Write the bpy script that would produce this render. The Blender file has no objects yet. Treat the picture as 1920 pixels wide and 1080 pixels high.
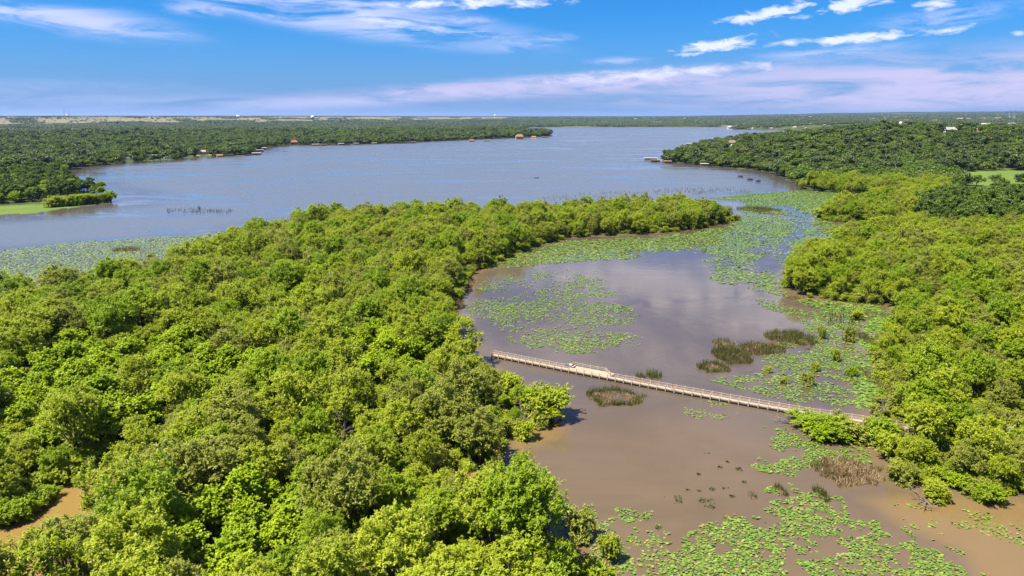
import bpy, bmesh, math, random
import numpy as np
from mathutils import Vector, Matrix
R = math.radians
rng = np.random.default_rng(11)
random.seed(11)
S = bpy.context.scene
COL = S.collection

# ---------------------------------------------------------------- camera
H = 75.0
PITCH = math.atan(322 / 1321)
F = 1321.0                      # focal length in pixels of a 1920 px wide frame
cam_d = bpy.data.cameras.new('camera')
cam_d.sensor_width = 36.0
cam_d.lens = F / 1920 * 36.0
cam_d.clip_start = 1.0
cam_d.clip_end = 120000
cam = bpy.data.objects.new('camera', cam_d)
COL.objects.link(cam)
cam.location = (0, 0, H)
cam.rotation_euler = (math.pi / 2 - PITCH, 0, 0)
S.camera = cam
CP, SP = math.cos(PITCH), math.sin(PITCH)


def ray(px, py):
    u, v = (px - 960) / F, (540 - py) / F
    return np.array([u, CP + v * SP, -SP + v * CP])


def at(px, py, z=0.0):
    d = ray(px, py)
    t = (z - H) / d[2]
    return np.array([d[0] * t, d[1] * t])


def project(x, y, z):
    x, y, z = np.asarray(x, float), np.asarray(y, float), np.asarray(z, float) - H
    depth = y * CP - z * SP
    up = y * SP + z * CP
    return 960 + F * x / depth, 540 - F * up / depth


# ---------------------------------------------------------------- view, sun and sky
S.view_settings.view_transform = 'Standard'
S.view_settings.look = 'None'
S.view_settings.gamma = 1.0
S.view_settings.use_curve_mapping = False
S.view_settings.exposure = 1.4
SUN_EL, SUN_AZ = R(62), R(-112)     # azimuth clockwise from +Y (ahead of the camera)
sun_d = bpy.data.lights.new('sun', 'SUN')
sun_d.energy = 5.0
sun_d.angle = R(0.5)
sun_d.color = (1.0, 0.95, 0.86)
sun = bpy.data.objects.new('sun', sun_d)
COL.objects.link(sun)
sd = Vector((math.sin(SUN_AZ) * math.cos(SUN_EL), math.cos(SUN_AZ) * math.cos(SUN_EL), math.sin(SUN_EL)))
sun.rotation_euler = sd.to_track_quat('Z', 'Y').to_euler()
sun.location = (0, 0, 300)


class NT:
    """small helper for node trees"""
    def __init__(s, tree):
        s.t = tree
        s.n, s.l = tree.nodes, tree.links

    def new(s, typ, **kw):
        n = s.n.new(typ)
        for k, v in kw.items():
            setattr(n, k, v)
        return n

    def put(s, sock, v):
        if isinstance(v, bpy.types.NodeSocket):
            s.l.new(v, sock)
        else:
            sock.default_value = v

    def math(s, op, a, b=0.0, c=0.0, clamp=False):
        n = s.new('ShaderNodeMath', operation=op, use_clamp=clamp)
        s.put(n.inputs[0], a); s.put(n.inputs[1], b); s.put(n.inputs[2], c)
        return n.outputs[0]

    def mix(s, f, a, b, blend='MIX'):
        n = s.new('ShaderNodeMix', data_type='RGBA', blend_type=blend)
        s.put(n.inputs[0], f); s.put(n.inputs[6], a); s.put(n.inputs[7], b)
        return n.outputs[2]

    def rng(s, v, a, b, c=0.0, d=1.0, smooth=True):
        n = s.new('ShaderNodeMapRange', interpolation_type='SMOOTHSTEP' if smooth else 'LINEAR')
        s.put(n.inputs[0], v)
        for i, q in enumerate((a, b, c, d)):
            s.put(n.inputs[i + 1], q)
        return n.outputs[0]

    def noise(s, vec, scale, detail=3.0, rough=0.5, dist=0.0):
        n = s.new('ShaderNodeTexNoise')
        s.put(n.inputs['Vector'], vec)
        n.inputs['Scale'].default_value = scale
        n.inputs['Detail'].default_value = detail
        n.inputs['Roughness'].default_value = rough
        n.inputs['Distortion'].default_value = dist
        return n.outputs['Fac']

    def mapping(s, vec, loc=(0, 0, 0), rot=(0, 0, 0), sc=(1, 1, 1), typ='POINT'):
        n = s.new('ShaderNodeMapping', vector_type=typ)
        s.put(n.inputs[0], vec)
        n.inputs[1].default_value = loc
        n.inputs[2].default_value = rot
        n.inputs[3].default_value = sc
        return n.outputs[0]


def rgb(r, g, b):
    return (r, g, b, 1.0)


world = bpy.data.worlds.new('World')
S.world = world
world.use_nodes = True
W = NT(world.node_tree)
W.n.clear()
sky = W.new('ShaderNodeTexSky', sky_type='NISHITA')
sky.sun_disc = False
sky.sun_elevation = SUN_EL
sky.sun_rotation = SUN_AZ
sky.altitude = 250
sky.air_density = 1.0
sky.dust_density = 0.35
sky.ozone_density = 3.0
dirv = W.new('ShaderNodeTexCoord').outputs['Generated']
sep = W.new('ShaderNodeSeparateXYZ')
W.l.new(dirv, sep.inputs[0])
az = W.math('MULTIPLY', W.math('ARCTAN2', sep.outputs[0], sep.outputs[1]), 57.29578)
el = W.math('MULTIPLY', W.math('ARCSINE', sep.outputs[2]), 57.29578)
comb = W.new('ShaderNodeCombineXYZ')
W.l.new(az, comb.inputs[0]); W.l.new(el, comb.inputs[1])
ae = comb.outputs[0]
tinted = W.mix(1.0, sky.outputs[0], rgb(.095, .43, .82), 'MULTIPLY')
skycol = W.mix(W.rng(el, -1.5, 8.0, .9, 0.0), tinted, rgb(1.35, 2.05, 4.15))
SKYMIX = skycol


def azel(px, py):
    d = ray(px, py)
    return math.degrees(math.atan2(d[0], d[1])), math.degrees(math.asin(d[2] / np.linalg.norm(d)))


fib = W.noise(W.mapping(ae, rot=(0, 0, R(-6)), sc=(0.12, 0.9, 1)), 1.0, 7.0, 0.62, 0.7)
fib2 = W.noise(W.mapping(ae, rot=(0, 0, R(14)), sc=(0.2, 1.1, 1)), 1.3, 7.0, 0.66, 0.9)
puff = W.noise(W.mapping(ae, rot=(0, 0, R(8)), sc=(0.5, 1.5, 1)), 1.1, 8.0, 0.62, 0.4)
CLOUDS = [
    # px centre, half length px, half width px, tilt deg (image, + = rising to the right), strength, noise, kind
    (60, 22, 260, 26, -6, .85, fib, 'l'), (190, 46, 150, 12, -5, .6, fib, 'l'), (375, 18, 60, 10, 0, .6, puff, 'l'),
    (470, 8, 190, 18, -10, .75, fib, 'l'), (680, 34, 280, 30, -7, .85, fib, 'l'), (800, 50, 150, 12, -7, 0.8, fib2, 'w'),
    (580, -4, 200, 14, -3, .75, fib, 'l'), (900, 6, 165, 13, 2, 1.3, puff, 'w'), (862, 38, 55, 7, 0, .55, puff, 'l'),
    (1000, 80, 70, 9, 8, .55, fib2, 'l'),
    (1440, 26, 90, 16, 10, 1.5, puff, 'w'), (1590, 8, 95, 17, 8, 1.5, puff, 'w'), (1760, 2, 75, 15, 10, 1.3, puff, 'w'),
    (1770, 32, 120, 16, 5, .5, fib2, 'l'), (1345, 86, 86, 16, 8, 1.5, puff, 'w'), (1490, 80, 60, 9, 4, 1.0, puff, 'w'),
    (1620, 70, 110, 12, 5, 1.4, puff, 'w'), (1780, 57, 60, 8, 8, 1.1, puff, 'w'), (1560, 98, 130, 9, 3, .6, fib2, 'l'),
    (1908, 64, 16, 7, 0, .9, puff, 'w'), (1160, 114, 50, 6, 0, .5, puff, 'l'),
    (840, 172, 340, 17, 4, .95, fib, 'p'), (1130, 156, 300, 22, 3, .95, fib2, 'p'), (1240, 138, 240, 14, 3, .9, puff, 'w'),
    (1680, 150, 520, 52, 2, 1.05, fib, 'p'), (1830, 172, 330, 34, 3, 1.0, fib2, 'p'), (1560, 186, 400, 18, 0, .4, fib, 'p'),
    (100, 190, 420, 24, 0, .16, fib, 'l'), (60, 160, 300, 14, 0, .14, fib2, 'l'), (500, 196, 400, 14, 0, .2, fib, 'l'),
    # above the frame (seen in the water)
    (1240, -130, 330, 70, 5, 1.5, puff, 'w'), (1560, -210, 380, 90, 4, 1.3, puff, 'w'), (1180, -330, 700, 90, 4, .7, fib, 'l'),
    (300, -200, 600, 60, -4, .4, fib, 'l'),
]
cols = {'w': rgb(6.0, 6.1, 7.2), 'l': rgb(3.7, 4.2, 6.4), 'p': rgb(3.95, 3.75, 5.45)}
for (px, py, hl, hw, tilt, st, nz, kind) in CLOUDS:
    a0, e0 = azel(px, py)
    a1, _ = azel(px + 10, py)
    _, e1 = azel(px, py - 10)
    ka, ke = (a1 - a0) / 10, (e1 - e0) / 10
    v = W.mapping(ae, (a0, e0, 0), (0, 0, R(tilt)), (hl * ka * 1.15, hw * ke * (1.25 if kind == 'l' else 1.0), 1), 'TEXTURE')
    ln = W.new('ShaderNodeVectorMath', operation='LENGTH')
    W.l.new(v, ln.inputs[0])
    r_ = ln.outputs['Value']
    if kind == 'w':
        m = W.math('SUBTRACT', W.math('MULTIPLY', W.rng(r_, 0.0, 1.3, 1.0, 0.0, False), .9), .36)
        m = W.math('ADD', m, W.math('MULTIPLY', W.math('SUBTRACT', nz, .47), 2.8))
        m = W.math('MULTIPLY', W.math('MULTIPLY', m, 1.25 * st, clamp=True), W.rng(r_, .7, 1.4, 1.0, 0.0))
        m = W.math('MULTIPLY', m, .82)
    else:
        m = W.math('MULTIPLY', W.rng(r_, .1, 1.5, 1.0, 0.0), W.rng(nz, .30 if kind == 'p' else .36, .62))
        m = W.math('MULTIPLY', m, min(.95, st * 1.15), clamp=True)
    skycol = W.mix(m, skycol, cols[kind])
# a thin veil of high cloud overhead
veil = W.noise(W.mapping(dirv, sc=(1.2, 2.2, 1.0)), 1.6, 6.0, 0.6, 0.5)
vm = W.math('MULTIPLY', W.rng(veil, 0.42, 0.7), W.rng(el, 16.0, 30.0))
skycol = W.mix(W.math('MULTIPLY', vm, 0.75), skycol, rgb(4.5, 4.6, 7.0))
bg = W.new('ShaderNodeBackground')
W.l.new(skycol, bg.inputs[0])
bg.inputs[1].default_value = 0.066
wo = W.new('ShaderNodeOutputWorld')
W.l.new(bg.outputs[0], wo.inputs[0])

S.cycles.max_bounces = 5
S.cycles.diffuse_bounces = 2
S.cycles.glossy_bounces = 2
S.cycles.transmission_bounces = 3
S.cycles.transparent_max_bounces = 4
S.cycles.caustics_reflective = False
S.cycles.caustics_refractive = False
S.cycles.use_denoising = True

# ---------------------------------------------------------------- helpers
def tag(o, label=None, cat=None, group=None, kind=None):
    if label: o['label'] = label
    if cat: o['category'] = cat
    if group: o['group'] = group
    if kind: o['kind'] = kind
    return o


def link(name, me, mat=None, parent=None):
    o = bpy.data.objects.new(name, me)
    COL.objects.link(o)
    if mat is not None and me is not None and not me.materials:
        me.materials.append(mat)
    if parent is not None:
        o.parent = parent
    return o


def empty(name, loc, rz=0.0, label=None, cat=None, group=None):
    o = bpy.data.objects.new(name, None)
    o.empty_display_size = 0.5
    COL.objects.link(o)
    o.location = loc
    o.rotation_euler = (0, 0, rz)
    return tag(o, label, cat, group)


def np_mesh(name, verts, faces, attrs=None, smooth=False):
    """faces: (n,k) int array; attrs: name -> per-vertex float array"""
    me = bpy.data.meshes.new(name)
    verts = np.asarray(verts, np.float32)
    faces = np.asarray(faces, np.int32)
    n, k = faces.shape
    me.vertices.add(len(verts))
    me.vertices.foreach_set('co', verts.ravel())
    me.loops.add(n * k)
    me.loops.foreach_set('vertex_index', faces.ravel())
    me.polygons.add(n)
    me.polygons.foreach_set('loop_start', np.arange(0, n * k, k, dtype=np.int32))
    me.polygons.foreach_set('loop_total', np.full(n, k, np.int32))
    if smooth:
        me.polygons.foreach_set('use_smooth', np.ones(n, bool))
    for an, av in (attrs or {}).items():
        a = me.attributes.new(an, 'FLOAT', 'POINT')
        a.data.foreach_set('value', np.asarray(av, np.float32))
    me.update(calc_edges=True)
    return me


class MB:
    """collects boxes, tubes and faces into ONE mesh"""
    def __init__(s):
        s.v, s.f = [], []

    def face(s, *pts):
        i = len(s.v)
        s.v += [tuple(p) for p in pts]
        s.f.append(tuple(range(i, i + len(pts))))
        return s

    def box(s, c, d, rz=0.0, ax=None):
        hx, hy, hz = d[0] / 2, d[1] / 2, d[2] / 2
        i = len(s.v)
        m = Matrix.Rotation(rz, 3, 'Z') if ax is None else ax
        for z in (-hz, hz):
            for x, y in ((-hx, -hy), (hx, -hy), (hx, hy), (-hx, hy)):
                p = m @ Vector((x, y, z))
                s.v.append((p.x + c[0], p.y + c[1], p.z + c[2]))
        for q in ((0, 3, 2, 1), (4, 5, 6, 7), (0, 1, 5, 4), (1, 2, 6, 5), (2, 3, 7, 6), (3, 0, 4, 7)):
            s.f.append(tuple(i + k for k in q))
        return s

    def bar(s, a, b, w, h=None):
        a, b = Vector(a), Vector(b)
        d = b - a
        q = d.to_track_quat('X', 'Z').to_matrix()
        return s.box((a + b) / 2, (d.length, w, h or w), ax=q)

    def tube(s, pts, rad, n=6):
        pts = [Vector(p) for p in pts]
        base = len(s.v)
        for k, p in enumerate(pts):
            d = (pts[min(k + 1, len(pts) - 1)] - pts[max(k - 1, 0)])
            if d.length < 1e-6: d = Vector((0, 0, 1))
            q = d.to_track_quat('Z', 'Y')
            r = rad[k] if hasattr(rad, '__len__') else rad
            for j in range(n):
                a = 2 * math.pi * j / n
                o = q @ Vector((math.cos(a) * r, math.sin(a) * r, 0)) + p
                s.v.append(tuple(o))
        for k in range(len(pts) - 1):
            for j in range(n):
                a, b = base + k * n + j, base + k * n + (j + 1) % n
                s.f.append((a, b, b + n, a + n))
        s.f.append(tuple(base + j for j in reversed(range(n))))
        s.f.append(tuple(base + (len(pts) - 1) * n + j for j in range(n)))
        return s

    def lathe(s, prof, n=12, c=(0, 0, 0)):
        base = len(s.v)
        for r, z in prof:
            for j in range(n):
                a = 2 * math.pi * j / n
                s.v.append((c[0] + r * math.cos(a), c[1] + r * math.sin(a), c[2] + z))
        for k in range(len(prof) - 1):
            for j in range(n):
                a, b = base + k * n + j, base + k * n + (j + 1) % n
                s.f.append((a, b, b + n, a + n))
        s.f.append(tuple(base + j for j in reversed(range(n))))
        s.f.append(tuple(base + (len(prof) - 1) * n + j for j in range(n)))
        return s

    def mesh(s, name):
        me = bpy.data.meshes.new(name)
        me.from_pydata(s.v, [], s.f)
        me.update()
        return me

    def build(s, name, mat, parent=None, loc=None, smooth=False):
        me = s.mesh(name)
        if smooth:
            for p in me.polygons: p.use_smooth = True
        o = link(name, me, mat, parent)
        if loc is not None: o.location = loc
        return o


def copy_tree(o, parent=None):
    c = o.copy()
    COL.objects.link(c)
    c.parent = parent
    for ch in o.children:
        copy_tree(ch, c)
    return c


def inside(poly, x, y):
    x, y = np.asarray(x, float), np.asarray(y, float)
    r = np.zeros(x.shape, bool)
    n = len(poly)
    for i in range(n):
        x0, y0 = poly[i]
        x1, y1 = poly[(i + 1) % n]
        if y0 == y1: continue
        c = ((y0 > y) != (y1 > y)) & (x < (x1 - x0) * (y - y0) / (y1 - y0) + x0)
        r ^= c
    return r


def edge_dist(poly, x, y):
    d = np.full(np.shape(x), 1e12)
    n = len(poly)
    for i in range(n):
        x0, y0 = poly[i]
        x1, y1 = poly[(i + 1) % n]
        ex, ey = x1 - x0, y1 - y0
        L = ex * ex + ey * ey + 1e-9
        t = np.clip(((x - x0) * ex + (y - y0) * ey) / L, 0, 1)
        d = np.minimum(d, (x - x0 - t * ex) ** 2 + (y - y0 - t * ey) ** 2)
    return np.sqrt(d)


def G(pts):
    return [tuple(at(*p)) for p in pts]


def vnoise(x, y, s, seed=0):
    """smooth value noise 0..1"""
    x, y = np.asarray(x) / s + 1000.5, np.asarray(y) / s + 1000.5
    xi, yi = np.floor(x).astype(np.int64), np.floor(y).astype(np.int64)
    fx, fy = x - xi, y - yi
    fx, fy = fx * fx * (3 - 2 * fx), fy * fy * (3 - 2 * fy)

    def h(a, b):
        n = (a * 374761393 + b * 668265263 + seed * 982451653) & 0xffffffff
        n = ((n ^ (n >> 13)) * 1274126177) & 0xffffffff
        return ((n ^ (n >> 16)) & 0xffff) / 65535.0
    return (h(xi, yi) * (1 - fx) + h(xi + 1, yi) * fx) * (1 - fy) + (h(xi, yi + 1) * (1 - fx) + h(xi + 1, yi + 1) * fx) * fy


def fbm(x, y, s, seed=0, o=3):
    return sum(vnoise(x, y, s / 2 ** k, seed + k) * 0.5 ** k for k in range(o)) / sum(0.5 ** k for k in range(o))


# ---------------------------------------------------------------- shorelines (ground outlines)
LAND_LEFT_WOOD = G([(1388, 412), (1300, 431), (1180, 441), (1060, 447), (1000, 462), (940, 491), (885, 510), (862, 555), (845, 600),
                    (858, 650), (892, 690), (935, 718), (975, 745), (1005, 768), (1008, 795), (988, 818), (950, 832), (930, 870), (965, 905),
                    (945, 950), (985, 985), (1020, 1010), (1060, 1040), (1130, 1090), (1200, 1300), (700, 1900), (-900, 1900), (-1500, 1000),
                    (-500, 640), (0, 566), (250, 538), (370, 497), (470, 452), (560, 424), (700, 413), (900, 408), (1150, 398), (1300, 398)])
CREEK = G([(-200, 1100), (75, 1090), (100, 1030), (150, 965), (200, 930), (222, 868), (195, 860), (165, 884), (110, 925), (60, 975), (0, 1000), (-200, 1040)])
POOL = G([(800, 900), (850, 880), (930, 905), (925, 935), (860, 935), (830, 920)])
LAND_RIGHT = G([(1238, 302), (1300, 309), (1380, 316), (1440, 322), (1490, 345), (1500, 356), (1560, 362), (1690, 374), (1560, 398), (1532, 404),
                (1545, 412), (1640, 426), (1650, 442), (1560, 460), (1475, 520), (1468, 540), (1490, 555), (1560, 562), (1650, 572), (1690, 590), (1640, 640),
                (1642, 690), (1655, 740), (1655, 780), (1648, 830), (1685, 880), (1715, 915), (1775, 930),
                (1920, 935), (2400, 960), (4000, 900), (9000, 400), (6000, 243.5), (1950, 243.5), (1600, 248), (1480, 256), (1390, 261), (1330, 270), (1280, 285), (1244, 296)])
LAND_LEFT = G([(-900, 420), (-300, 410), (0, 404), (70, 400), (150, 388), (200, 383), (219, 376), (205, 366), (150, 352), (130, 335), (132, 320), (152, 314),
               (230, 306), (300, 303), (400, 293), (455, 291), (475, 288), (497, 276), (545, 272), (640, 271), (720, 269), (850, 263), (950, 259), (1030, 255),
               (1034, 252), (1000, 247), (985, 242), (990, 239), (1060, 238.2), (1400, 238.2), (1370, 243), (1480, 244.5), (1600, 244.5), (6000, 240),
               (6000, 219.3), (-4500, 219.3), (-5000, 300)])
LANDS = [LAND_LEFT_WOOD, LAND_RIGHT, LAND_LEFT]


def land_sd(x, y):
    x, y = np.asarray(x, float), np.asarray(y, float)
    sd_ = np.full(x.shape, -1e9)
    for p in LANDS:
        s = edge_dist(p, x, y) * np.where(inside(p, x, y), 1, -1)
        sd_ = np.maximum(sd_, s)
    for p in (CREEK, POOL):
        s = edge_dist(p, x, y) * np.where(inside(p, x, y), 1, -1)
        sd_ = np.minimum(sd_, -s)
    return sd_


def sstep(a, b, v):
    t = np.clip((v - a) / (b - a), 0, 1)
    return t * t * (3 - 2 * t)


def gau(x, y, cx, cy, sx, sy):
    return np.exp(-((x - cx) / sx) ** 2 - ((y - cy) / sy) ** 2)


def hills(x, y):
    r = np.hypot(x, y)
    a = np.degrees(np.arctan2(x, y))
    h = 36 * gau(x, y, 690, 1330, 250, 260) + 36 * gau(x, y, 1040, 1480, 330, 300) + 9 * gau(x, y, 420, 1250, 140, 160)
    h = h + 30 * sstep(2200, 4600, r) * sstep(13, 26, a) * sstep(20, 80, y / 20)
    h = h + 52 * sstep(5000, 9500, r) * sstep(-6, -16, a)
    h = h + 50 * sstep(6500, 15000, r) * (1 - .8 * sstep(-6, -16, a))
    h = h + sstep(15000, 24000, r) * (95 * sstep(8, 30, a)) * (0.75 + 0.5 * fbm(x, y, 6000, 5))
    h = h + sstep(900, 2500, r) * 8 * (fbm(x, y, 900, 3) - .3)
    return h


def terrain(x, y, sdv=None):
    x, y = np.asarray(x, float), np.asarray(y, float)
    if sdv is None: sdv = land_sd(x, y)
    j = (fbm(x, y, 6.0, 9) - .5) * 4.0 * np.clip(np.hypot(x, y) / 300, .5, 6)
    m = sstep(-1.2, 2.2, sdv + j)
    base = -1.6 + m * 1.72 + m * (fbm(x, y, 11, 21) - .42) * .5 + np.clip((sdv - 3) * .006, 0, 1.5) * m
    return base + hills(x, y) * sstep(0, 120, sdv)


def spot(px, py):
    """where the line of sight through a pixel meets the terrain"""
    d = ray(px, py)
    t = np.concatenate([np.linspace(80, 3000, 1500), np.geomspace(3000, 30000, 1500)])
    x, y, z = d[0] * t, d[1] * t, H + d[2] * t
    hh = np.maximum(terrain(x, y), 0)
    k = np.argmax(hh >= z)
    if hh[k] < z[k]:
        k = len(t) - 1
    return float(x[k]), float(y[k]), float(hh[k])


# ---------------------------------------------------------------- materials
MATS = {}


def mat_new(name):
    m = bpy.data.materials.new(name)
    m.use_nodes = True
    N = NT(m.node_tree)
    N.n.clear()
    out = N.new('ShaderNodeOutputMaterial')
    return m, N, out


def plain(name, col, rough=0.7, var=0.25, scale=3.0, metal=0.0):
    if name in MATS: return MATS[name]
    m, N, out = mat_new(name)
    p = N.new('ShaderNodeBsdfPrincipled')
    tc = N.new('ShaderNodeTexCoord').outputs['Object']
    nz = N.noise(tc, scale, 4, .6)
    a = rgb(*[c * (1 - var) for c in col])
    b = rgb(*[min(1, c * (1 + var)) for c in col])
    N.l.new(N.mix(nz, a, b), p.inputs['Base Color'])
    p.inputs['Roughness'].default_value = rough
    p.inputs['Metallic'].default_value = metal
    N.l.new(p.outputs[0], out.inputs[0])
    MATS[name] = m
    return m


def foliage(name, c0, c1, trans=0.4, tcol=None, rnd=0.5):
    """leaf surface: colour between c0 and c1 from leaf to leaf and tree to tree"""
    m, N, out = mat_new(name)
    at_ = N.new('ShaderNodeAttribute', attribute_name='tint').outputs['Fac']
    oi = N.new('ShaderNodeObjectInfo').outputs['Random']
    f = N.math('ADD', N.math('MULTIPLY', at_, 1 - rnd), N.math('MULTIPLY', oi, rnd), clamp=True)
    col = N.mix(f, rgb(*c0), rgb(*c1))
    d = N.new('ShaderNodeBsdfPrincipled')
    N.l.new(col, d.inputs['Base Color'])
    d.inputs['Roughness'].default_value = 0.5
    d.inputs['Specular IOR Level'].default_value = 0.25
    t = N.new('ShaderNodeBsdfTranslucent')
    tc = N.mix(1.0, col, rgb(*(tcol or (1.05, 1.2, .45))), 'MULTIPLY')
    N.l.new(tc, t.inputs[0])
    ms = N.new('ShaderNodeMixShader')
    ms.inputs[0].default_value = trans
    N.l.new(d.outputs[0], ms.inputs[1]); N.l.new(t.outputs[0], ms.inputs[2])
    N.l.new(ms.outputs[0], out.inputs[0])
    return m


F_YEL = foliage('willow_leaf_yellow', (.245, .295, .014), (.375, .412, .024))
F_OLV = foliage('willow_leaf_olive', (.21, .23, .026), (.33, .345, .050))
F_FRS = foliage('willow_leaf_fresh', (.185, .265, .008), (.30, .38, .014))
F_BRD = foliage('broadleaf_leaf', (.20, .30, .006), (.36, .43, .010))
F_DRK = foliage('dark_leaf', (.050, .092, .008), (.125, .180, .014), .3)
F_OAK = foliage('oak_leaf', (.034, .060, .013), (.108, .140, .024), .25, rnd=.65)
F_FAR = foliage('far_leaf', (.026, .046, .016), (.092, .118, .030), .2, rnd=.65)
F_MID = foliage('mid_green_leaf', (.075, .115, .012), (.160, .205, .020), .35)
F_REED = foliage('reed_blade', (.050, .062, .012), (.125, .125, .030), .25, rnd=.15)
F_DRY = foliage('dry_reed_blade', (.24, .145, .07), (.42, .32, .17), .25, (1.1, 1, .8), rnd=.15)
F_BRN = foliage('brown_reed_blade', (.10, .066, .028), (.21, .15, .07), .25, (1.1, 1, .8), rnd=.15)
BARK = plain('bark', (.055, .042, .032), .9, .4, 1.5)
DEADWOOD = plain('dead_wood', (.15, .125, .10), .9, .35, 2.0)

# ground
GROUND, N, out = mat_new('ground')
geo = N.new('ShaderNodeNewGeometry').outputs['Position']
p = N.new('ShaderNodeBsdfPrincipled')
p.inputs['Roughness'].default_value = .95
p.inputs['Specular IOR Level'].default_value = .1
n1 = N.noise(geo, .12, 6, .65)
n2 = N.noise(geo, .9, 4, .6)
soil = N.mix(N.rng(n1, .35, .65), rgb(.045, .034, .018), rgb(.034, .048, .012))
soil = N.mix(N.math('MULTIPLY', n2, .6), soil, rgb(.10, .080, .040))
n3 = N.noise(geo, .004, 6, .6)
n4 = N.noise(geo, .03, 6, .65)
wood = N.mix(N.rng(n4, .4, .6), rgb(.028, .044, .012), rgb(.065, .078, .024))
farg = N.new('ShaderNodeAttribute', attribute_name='far').outputs['Fac']
soil = N.mix(farg, soil, wood)
grass = N.mix(N.rng(n4, .3, .7), rgb(.075, .120, .018), rgb(.105, .145, .028))
gm = N.new('ShaderNodeAttribute', attribute_name='grass').outputs['Fac']
soil = N.mix(gm, soil, grass)
dry = N.mix(N.rng(n3, .35, .65), rgb(.125, .105, .058), rgb(.16, .138, .076))
dry = N.mix(N.rng(n4, .55, .72), dry, rgb(.07, .075, .035))
dm = N.new('ShaderNodeAttribute', attribute_name='dry').outputs['Fac']
soil = N.mix(dm, soil, dry)
N.l.new(soil, p.inputs['Base Color'])
N.l.new(p.outputs[0], out.inputs[0])

# water
WATER, N, out = mat_new('water')
geo = N.new('ShaderNodeNewGeometry').outputs['Position']
p = N.new('ShaderNodeBsdfPrincipled')
p.inputs['IOR'].default_value = 1.36
sh = N.new('ShaderNodeAttribute', attribute_name='shallow').outputs['Fac']  # brown of the shallows, plus reflection differences painted into the pond colour
open_ = N.new('ShaderNodeAttribute', attribute_name='open').outputs['Fac']
murk = N.noise(geo, .02, 7, .65, 1.2)
deep = N.mix(N.rng(murk, .35, .65), rgb(.064, .049, .036), rgb(.088, .066, .047))
deep = N.mix(open_, deep, rgb(.085, .096, .112))
body = N.mix(sh, deep, rgb(.185, .115, .034))
N.l.new(body, p.inputs['Base Color'])
streak = N.noise(N.mapping(geo, rot=(0, 0, R(-13)), sc=(.0030, .012, 1)), 1.0, 8, .68, 2.2)
calm = N.rng(streak, .51, .60)
rip = N.noise(N.mapping(geo, sc=(1, 1.6, 1)), .9, 3, .6)
rip2 = N.noise(N.mapping(geo, rot=(0, 0, R(20)), sc=(1, 1.8, 1)), .16, 4, .6)
hgt = N.math('ADD', N.math('MULTIPLY', rip, .10), N.math('MULTIPLY', rip2, .35))
amp = N.math('MULTIPLY', N.math('ADD', N.math('MULTIPLY', open_, 1.5), .07), N.math('SUBTRACT', 1.0, N.math('MULTIPLY', calm, .92)))
b = N.new('ShaderNodeBump')
b.inputs['Distance'].default_value = 1.0
N.l.new(amp, b.inputs['Strength'])
N.l.new(hgt, b.inputs['Height'])
N.l.new(b.outputs[0], p.inputs['Normal'])
N.l.new(N.math('ADD', N.math('MULTIPLY', amp, .20), .03), p.inputs['Roughness'])
N.l.new(p.outputs[0], out.inputs[0])

# lily pads
PADS, N, out = mat_new('lily_pad_leaf')
tt = N.new('ShaderNodeAttribute', attribute_name='tint').outputs['Fac']
cr = N.new('ShaderNodeValToRGB')
el_ = cr.color_ramp.elements
el_[0].position, el_[0].color = 0.0, rgb(.043, .086, .010)
el_[1].position, el_[1].color = 1.0, rgb(.21, .14, .05)
for q, c in ((.3, (.088, .150, .014)), (.6, (.125, .196, .024)), (.85, (.185, .225, .040)), (.96, (.23, .17, .045))):
    e = el_.new(q); e.color = rgb(*c)
N.l.new(tt, cr.inputs[0])
p = N.new('ShaderNodeBsdfPrincipled')
N.l.new(cr.outputs[0], p.inputs['Base Color'])
p.inputs['Roughness'].default_value = .42
p.inputs['Specular IOR Level'].default_value = .4
N.l.new(p.outputs[0], out.inputs[0])

# deck planks
DECK, N, out = mat_new('deck_planks')
tc = N.new('ShaderNodeTexCoord').outputs['Object']
wv = N.new('ShaderNodeTexWave', wave_type='BANDS', bands_direction='X')
N.l.new(tc, wv.inputs[0])
wv.inputs['Scale'].default_value = 1.0
nz = N.noise(N.mapping(tc, sc=(3, .3, 1)), 2, 4, .6)
stain = N.noise(tc, .35, 5, .65)
nz = N.math('ADD', N.math('MULTIPLY', nz, .5), N.math('MULTIPLY', N.rng(stain, .3, .7), .5))
c = N.mix(nz, rgb(.24, .185, .125), rgb(.36, .29, .20))
c = N.mix(N.rng(wv.outputs['Fac'], .0, .12, .55, 0), c, rgb(.12, .09, .06))
p = N.new('ShaderNodeBsdfPrincipled')
N.l.new(c, p.inputs['Base Color'])
p.inputs['Roughness'].default_value = .85
N.l.new(p.outputs[0], out.inputs[0])
TIMBER = plain('timber', (.25, .175, .11), .85, .25, 4)
RAILWOOD = plain('rail_wood', (.40, .30, .21), .85, .2, 4)
DARKTIMBER = plain('wet_shaded_timber', (.060, .045, .028), .8, .3, 4)
WHITE = plain('white_paint', (.62, .61, .59), .5, .06)
CONC = plain('pale_concrete', (.40, .38, .35), .8, .1, .6)
GREYROOF = plain('grey_shingle', (.20, .19, .185), .9, .15, 1.5)
REDROOF = plain('red_roof', (.24, .06, .045), .8, .2, 1.0)
ORGROOF = plain('orange_tile', (.22, .115, .06), .8, .2, 1.0)
TANROOF = plain('tan_roof', (.28, .21, .14), .85, .15, 1.0)
BRNROOF = plain('brown_roof', (.15, .10, .07), .85, .2, 1.0)
WHTROOF = plain('white_metal_roof', (.29, .288, .28), .5, .05, 1.0)
TANWALL = plain('tan_wall', (.50, .40, .29), .8, .12, .8)
BRICK = plain('brick_wall', (.30, .14, .09), .85, .2, 2)
ORGWALL = plain('orange_wall', (.30, .19, .10), .8, .1, 1)
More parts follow.
